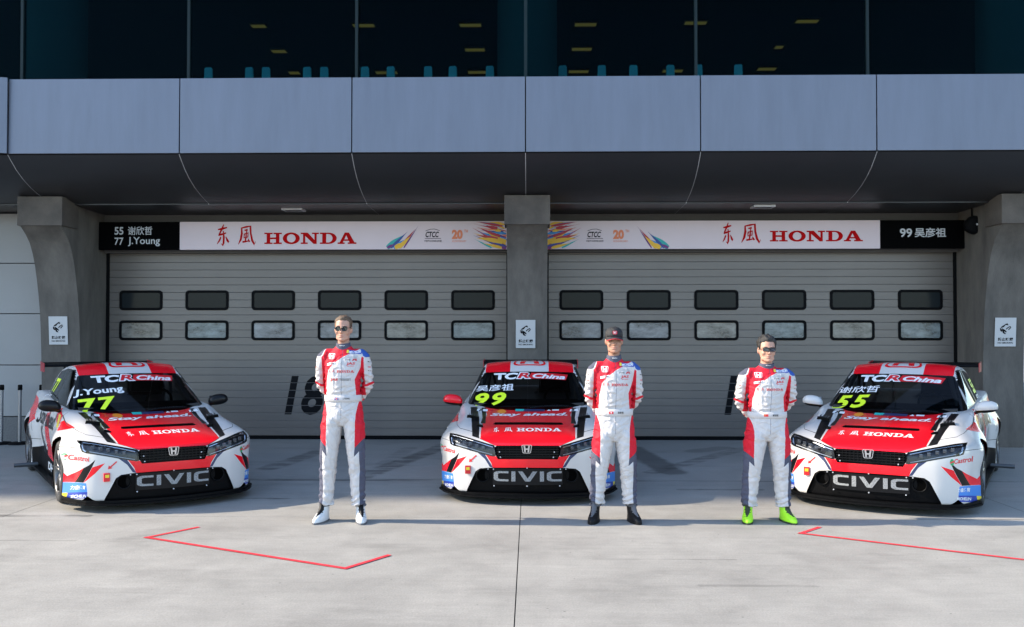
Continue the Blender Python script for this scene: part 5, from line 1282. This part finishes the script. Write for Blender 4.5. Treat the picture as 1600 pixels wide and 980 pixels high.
def sunglasses(parent, wf, kind):
    fr = mat('glasses frame', (.008, .008, .009), .25); ln = mat('dark lens', (.008, .009, .012), .06) if kind == 'round' else mat('mirror lens', (.05, .055, .075), .08, metal=.5)
    g = empty('sunglasses', parent=parent)
    for s in (-1, 1):
        w_, h_ = (.0245, .0205) if kind == 'round' else (.0265, .0155); o = rrect(-w_, w_, -h_, h_, h_ * (.95 if kind == 'round' else .45), 6)
        bm = bmesh.new(); cx = .031; pts = []
        for u, v in o:
            x = s * (cx + u); pts.append((x, -.113 + 1.6 * (abs(x)) ** 2 * 1.6, 1.704 + v))
        vs = [bm.verts.new(p) for p in pts]; vb = [bm.verts.new((p[0], p[1] + .004, p[2])) for p in pts]; bm.faces.new(vs if s > 0 else vs[::-1]); n = len(vs)
        for i in range(n): bm.faces.new((vs[i], vb[i], vb[(i + 1) % n], vs[(i + 1) % n]))
        bmesh.ops.recalc_face_normals(bm, faces=bm.faces); l = from_bm('lens', bm, ln, g, smooth=False); warp_obj(l, wf)
        bm = bmesh.new(); add_tube(bm, pts, .0024, 6, closed=True); add_tube(bm, [(s * (cx + w_), -.104, 1.712), (s * .078, -.055, 1.712), (s * .081, .01, 1.706)], .003, 6); l = from_bm('frame', bm, fr, g, smooth=True); warp_obj(l, wf)
    bm = bmesh.new(); add_tube(bm, [(-.010, -.113, 1.708), (0, -.116, 1.711), (.010, -.113, 1.708)], .0028, 6)
    if kind != 'round': add_tube(bm, [(-.06, -.100, 1.721), (-.03, -.1125, 1.722), (0, -.116, 1.720), (.03, -.1125, 1.722), (.06, -.100, 1.721)], .0035, 6)
    l = from_bm('bridge', bm, fr, g, smooth=True); warp_obj(l, wf)
def cap(parent, wf):
    mc = mat('cap black', (.012, .012, .014), .75, bump=.2, bscale=300); mr = mat('cap red', (.45, .015, .03), .7)
    bm = bmesh.new(); secs = [(0, .006, 1.736, .083, .107), (0, .006, 1.760, .0845, .108), (0, .007, 1.790, .080, .101), (0, .008, 1.812, .066, .084), (0, .008, 1.827, .046, .058), (0, .008, 1.834, .022, .028), (0, .008, 1.836, .004, .004)]
    ell_loft(bm, secs, 32); o = from_bm('cap', bm, mc, parent, smooth=True); warp_obj(o, wf)
    bm = bmesh.new(); rings = []
    for i in range(17):
        a = R(205 + 130 * i / 16); row = []
        for k, e in enumerate((0, .4, .75, 1.0)):
            x = math.cos(a) * (.083 + .004 * e); y = .006 + math.sin(a) * .107 - e * .062 * max(0, -math.sin(a)) ** .8
            z = 1.742 - .020 * e - .018 * (math.cos(a)) ** 2 * (.4 + e); row.append((x, y, z))
        rings.append(row)
    V = [[(bm.verts.new(p), bm.verts.new((p[0], p[1], p[2] - .005))) for p in row] for row in rings]
    for i in range(16):
        for k in range(3):
            bm.faces.new((V[i][k][0], V[i + 1][k][0], V[i + 1][k + 1][0], V[i][k + 1][0])); f = bm.faces.new((V[i][k][1], V[i][k + 1][1], V[i + 1][k + 1][1], V[i + 1][k][1]))
        f = bm.faces.new((V[i][3][0], V[i + 1][3][0], V[i + 1][3][1], V[i][3][1])); f.material_index = 1
        for k in range(2, 3):
            pass
    bmesh.ops.recalc_face_normals(bm, faces=bm.faces); v = from_bm('peak', bm, [mc, mr], o, smooth=False); warp_obj(v, wf)
    bm = bmesh.new(); add_tube(bm, [r_[3] for r_ in rings], .0035, 6); v = from_bm('piping', bm, mr, o, smooth=True); warp_obj(v, wf)
    frm, hh = emblem_loops(); 
    for lp, m_ in ((([rrect(.0, 1.0, .0, 1.0, .2)]), mr), (hh, mat('cap emblem', (.6, .45, .45), .6))):
        V2, Fc = poly2d(lp); bm = bmesh.new(); vs = []
        for u, w_ in V2:
            x = (u - .5) * .044; z = 1.764 + w_ * .034; t = (z - 1.76) / .05; y = -.102 + .0 + 6 * x * x + .012 * max(0, t) ** 2 - (.0025 if m_ is not mr else 0); vs.append(bm.verts.new((x, y - .003, z)))
        for f in Fc: bm.faces.new([vs[i] for i in f])
        bmesh.ops.recalc_face_normals(bm, faces=bm.faces); v = from_bm('cap_badge', bm, m_, o); warp_obj(v, wf)
def shoes(parent, wf, ml, ms, md):
    for s, cx in ((-1, -.180), (1, .166)):
        sh = empty('shoe', (cx, .012, 0), parent=parent); sh.rotation_euler.z = s * R(17) ; seg = 28
        lv = [(.008, -.062, .047, .136), (.020, -.062, .050, .139), (.040, -.060, .050, .136), (.058, -.050, .047, .122), (.075, -.030, .043, .099), (.095, -.008, .041, .076), (.12, .006, .042, .062), (.16, .012, .044, .056), (.205, .012, .046, .056)]
        bm = bmesh.new(); rings = []
        for z, cy, rx, ry in lv:
            ring = []
            for k in range(seg):
                a = 2 * math.pi * k / seg; x = rx * math.cos(a); y = cy + ry * math.sin(a); 
                if z < .07: x *= 1 - .12 * max(0, math.sin(a)) + .02; x += -s * .008 * max(0, -math.sin(a))
                ring.append(bm.verts.new((x, y, z)))
            rings.append(ring)
        for A, B in zip(rings, rings[1:]):
            for k in range(seg): bm.faces.new((A[k], A[(k + 1) % seg], B[(k + 1) % seg], B[k]))
        bm.faces.new(rings[0][::-1]); bm.faces.new(rings[-1]); from_bm('upper', bm, ml, sh, smooth=True)
        bm = bmesh.new(); ol = [((.053 * math.cos(a) * (1 - .10 * max(0, math.sin(a))) - s * .008 * max(0, -math.sin(a))), -.062 + .143 * math.sin(a)) for a in [2 * math.pi * k / 28 for k in range(28)]]
        prism(bm, ol, 'Z', .0, .016); from_bm('sole', bm, ms, sh)
        bm = bmesh.new()
        for z, y in ((.062, -.142), (.078, -.108), (.096, -.080), (.118, -.060)): add_tube(bm, [(-.026, y + .010, z - .006), (0, y - .006, z + .006), (.026, y + .010, z - .006)], .0062, 6)
        from_bm('laces', bm, md, sh, smooth=True)
        bm = bmesh.new(); add_tube(bm, [(.049 * math.cos(a), .012 + .060 * math.sin(a), .150) for a in [2 * math.pi * k / 20 for k in range(20)]], .009, 8, closed=True); from_bm('strap', bm, md if ml is not MATS.get('shoe white') else ms, sh, smooth=True)
        tg = bmesh.new(); ell_loft(tg, [(0, -.085, .060, .020, .075), (0, -.062, .090, .022, .050), (0, -.040, .125, .024, .030), (0, -.030, .185, .026, .022)], 14); from_bm('tongue', tg, md, sh, smooth=True)
        ellv = bmesh.new(); add_tube(ellv, [(-.02, -.165, .043), (0, -.172, .045), (.02, -.165, .043)], .005, 6); from_bm('toe_trim', ellv, md, sh, smooth=True)
def driver(px, zm, xs, label, skin, head, name, flag, shoe, extra):
    g = at_z(px, 819); t = empty('person', (g.x, g.y + .135, 0)); tag(t, label, 'person', 'drivers standing in front of their cars'); wf = warp(zm, xs)
    b = link_mesh('body', fig_me.copy(), t)
    for m_ in SUIT: b.data.materials.append(skin if m_ is S_skin else m_)
    warp_obj(b, wf)
    # collar
    bm = bmesh.new(); n = 32; rg = []
    for z, rx, ry, cy in ((1.512, .083, .074, .008), (1.530, .074, .070, .006), (1.556, .067, .068, .0), (1.572, .0655, .068, -.003), (1.572, .060, .062, -.003), (1.54, .060, .06, 0)):
        rg.append([bm.verts.new((rx * math.cos(2 * math.pi * k / n), cy + ry * math.sin(2 * math.pi * k / n), z - .012 * max(0, -math.sin(2 * math.pi * k / n)))) for k in range(n)])
    for A, B in zip(rg, rg[1:]):
        for k in range(n): bm.faces.new((A[k], A[(k + 1) % n], B[(k + 1) % n], B[k]))
    c = from_bm('collar', bm, S_grey, t, smooth=True); warp_obj(c, wf)
    V, Fc, _ = text2d('HONDA', .03); bm = bmesh.new(); vs = [bm.verts.new(((u - .5) * .055, -.0665 + .010 * ((u - .5) * 2) ** 2 - .004, 1.536 + w_ * .009)) for u, w_ in V]
    for f in Fc: bm.faces.new([vs[i] for i in f])
    q = from_bm('lettering', bm, P_wtxt, c); warp_obj(q, wf)
    # belt
    bm = bmesh.new(); rg = []
    for z, off in ((1.000, .002), (1.004, .007), (1.030, .008), (1.060, .007), (1.064, .002)):
        ring = []
        for k in range(48):
            a = 2 * math.pi * k / 48; d = Vector((math.cos(a), math.sin(a), 0)); sc = 1 / math.sqrt((d.x / .166) ** 2 + (d.y / .111) ** 2); p = d * sc
            ring.append(bm.verts.new((p.x + d.x * (off + .004), p.y - .004 + d.y * (off + .004), z)))
        rg.append(ring)
    for A, B in zip(rg, rg[1:]):
        for k in range(48): bm.faces.new((A[k], A[(k + 1) % 48], B[(k + 1) % 48], B[k]))
    bl = from_bm('belt', bm, S_white, t, smooth=True); warp_obj(bl, wf)
    BB = BVHTree.FromPolygons([v.co for v in bl.data.vertices], [p.vertices for p in bl.data.polygons])
    zb = wf((0, 0, 1.032)).z
    def bdec(vf, m_, off):
        decal('belt_print', vf, m_, bl, 'F', off, .03, BB)
    for shp, m_, off in flag: bdec(poly2d([[(-.058 + u * .040 , zb - .011 + v * .022) for u, v in shp]]), m_, off)
    V, Fc, _ = text2d(name, .02); bdec(fit2d((V, Fc), .022, zb - .010, .022 + (.060 if len(name) > 4 else .055), zb + .010), P_black, .0025)
    # chest prints
    def ft(s_, x0, y0, x1, y1, m_, bold=.02, shear=0, off=.0025):
        V, Fc, _ = text2d(s_, bold, shear); a, b_ = pc(x0, y1), pc(x1, y0); fdecal('chest_print', fit2d((V, Fc), a[0], a[1], b_[0], b_[1]), m_, b, wf, off)
    def fp(poly, m_, off=.0025): fdecal('chest_patch', poly2d([[pc(*p) for p in poly]]), m_, b, wf, off)
    frm, hh = emblem_loops()
    for lp in (frm, hh):
        V, Fc = poly2d(lp); a, b_ = pc(146, 240), pc(178, 214); fdecal('chest_emblem', fit2d((V, Fc), a[0], a[1], b_[0], b_[1]), P_wtxt, b, wf)
    fp([(229, 197), (296, 206), (295, 217), (229, 213)], P_navyb); ft('MICHELIN', 240, 203, 291, 213, P_wtxt, .03, .1, .004); fp([(229, 198), (238, 199), (238, 213), (229, 212)], P_yel, .0042)
    ft('DONGFENG', 226, 224, 280, 230, P_black, 0, .15) if False else None
    lo, _ = slab_word(); a, b_ = pc(190, 302), pc(266, 291); fdecal('chest_print', fit2d(poly2d(lo), a[0], a[1], b_[0], b_[1]), P_redtxt, b, wf)
    da, fe = brush_dongfeng()
    for ch, x0 in ((da, 150), (fe, 168)):
        for i, l in enumerate(ch[:4]): fdecal('chest_print', poly2d([[pc(x0 + u * 13, 303 - v * 15) for u, v in l]]), P_redtxt, b, wf, .0025 + .0004 * i)
    ft('JAS', 232, 254, 270, 269, P_redtxt, .03, .15); fp([(236, 271), (266, 271), (266, 273), (236, 273)], P_redtxt)
    ft('TYPE', 225, 240, 250, 247, P_black, 0, .15); ft('R', 256, 238, 278, 248, P_redtxt, .03, .2)
    fp([(142, 260), (182, 252), (182, 262), (142, 270)], P_wtxt); ft('TYROX', 146, 256, 178, 266, P_redtxt, .03, .1, .004) if False else fp([(146, 263), (178, 257), (178, 260), (146, 266)], P_black, .004)
    for i in range(4): fp([(228 + 3 * i % 5, 226 + 2 * i * .9), (272 + 2 * i, 228 + 2 * i * .9), (272 + 2 * i, 228.8 + 2 * i * .9), (228, 226.8 + 2 * i * .9)], C_['grey'], .0026)
    for s in (-1, 1):
        for i, y in enumerate((250, 262, 275, 292, 308)):
            x = 207 + s * (120 + i * .8); fp([(x - 5, y), (x + 5, y + 1), (x + 5, y + 5 - i % 2), (x - 4, y + 4)], [P_black, C_['grey'], P_redtxt][i % 3])
    if extra: ft('JAS', 158, 328, 196, 342, P_redtxt, .03, .15); [fp([(204, 329 + 4 * i), (252, 329 + 4 * i), (252, 330.4 + 4 * i), (204, 330.4 + 4 * i)], P_black) for i in range(3)]
    head(t, wf); shoes(t, wf, *shoe); return t
H_brown = mat('brown hair', (.10, .058, .032), .6, var=.5, vscale=60, bump=.6, bscale=220); H_black = mat('black hair', (.014, .012, .011), .55, var=.5, vscale=60, bump=.6, bscale=220)
sq = [(0, 0), (1, 0), (1, 1), (0, 1)]; strip = lambda y0, y1: [(0, y0), (1, y0), (1, y1), (0, y1)]; vst = lambda x0, x1: [(x0, 0), (x1, 0), (x1, 1), (x0, 1)]
F_uk = [(sq, P_navyb, .0022), (strip(.36, .64), P_wtxt, .003), (vst(.40, .60), P_wtxt, .0034), (strip(.43, .57), P_redtxt, .0038), (vst(.45, .55), P_redtxt, .0042)]
F_hk = [(sq, P_redtxt, .0022), ([(.5 + (.26 if k % 2 else .12) * math.cos(2 * math.pi * k / 10), .5 + (.34 if k % 2 else .16) * math.sin(2 * math.pi * k / 10)) for k in range(10)], P_wtxt, .003)]
F_cn = [(sq, P_redtxt, .0022), ([(.25 + (.16 if k % 2 else .07) * math.cos(2 * math.pi * k / 10), .68 + (.22 if k % 2 else .10) * math.sin(2 * math.pi * k / 10)) for k in range(10)], P_yel, .003)]
sh_w = mat('shoe white', (.60, .60, .60), .5); sh_k = mat('shoe black', (.006, .006, .0065), .5, spec=.2); sh_g = mat('shoe fluorescent green', (.36, .78, .02), .5); sh_gd = mat('shoe dark trim', (.02, .03, .012), .6); sh_gy = mat('shoe sole grey', (.10, .10, .11), .7)
driver(531, (0, .175, .897, 1.16, 1.62, 1.707), .99, 'tall driver in round sunglasses with bare brown hair and white shoes, hands behind back', S_skin,
       lambda t, wf: (hair(t, wf, H_brown, 'quiff'), sunglasses(t, wf, 'round')), 'J. YOUNG', F_uk, (sh_w, sh_gy, sh_k), True)
driver(962, (0, .19, .75, 1.03, 1.50, 1.595), 1.0, 'driver in a black and red cap and black boots, beside the middle car', S_skin2,
       lambda t, wf: (hair(t, wf, H_black, 'cap'), cap(t, wf)), '吴彦祖', F_hk, (sh_k, sh_k, sh_gy), False)
driver(1205, (0, .16, .753, 1.005, 1.44, 1.51), 1.045, 'shortest driver, in angular sunglasses and bright green shoes, hands behind back', S_skin,
       lambda t, wf: (hair(t, wf, H_black, 'brush'), sunglasses(t, wf, 'square')), '谢欣哲', F_cn, (sh_g, sh_gd, sh_gd), False)
bpy.data.meshes.remove(fig_me)
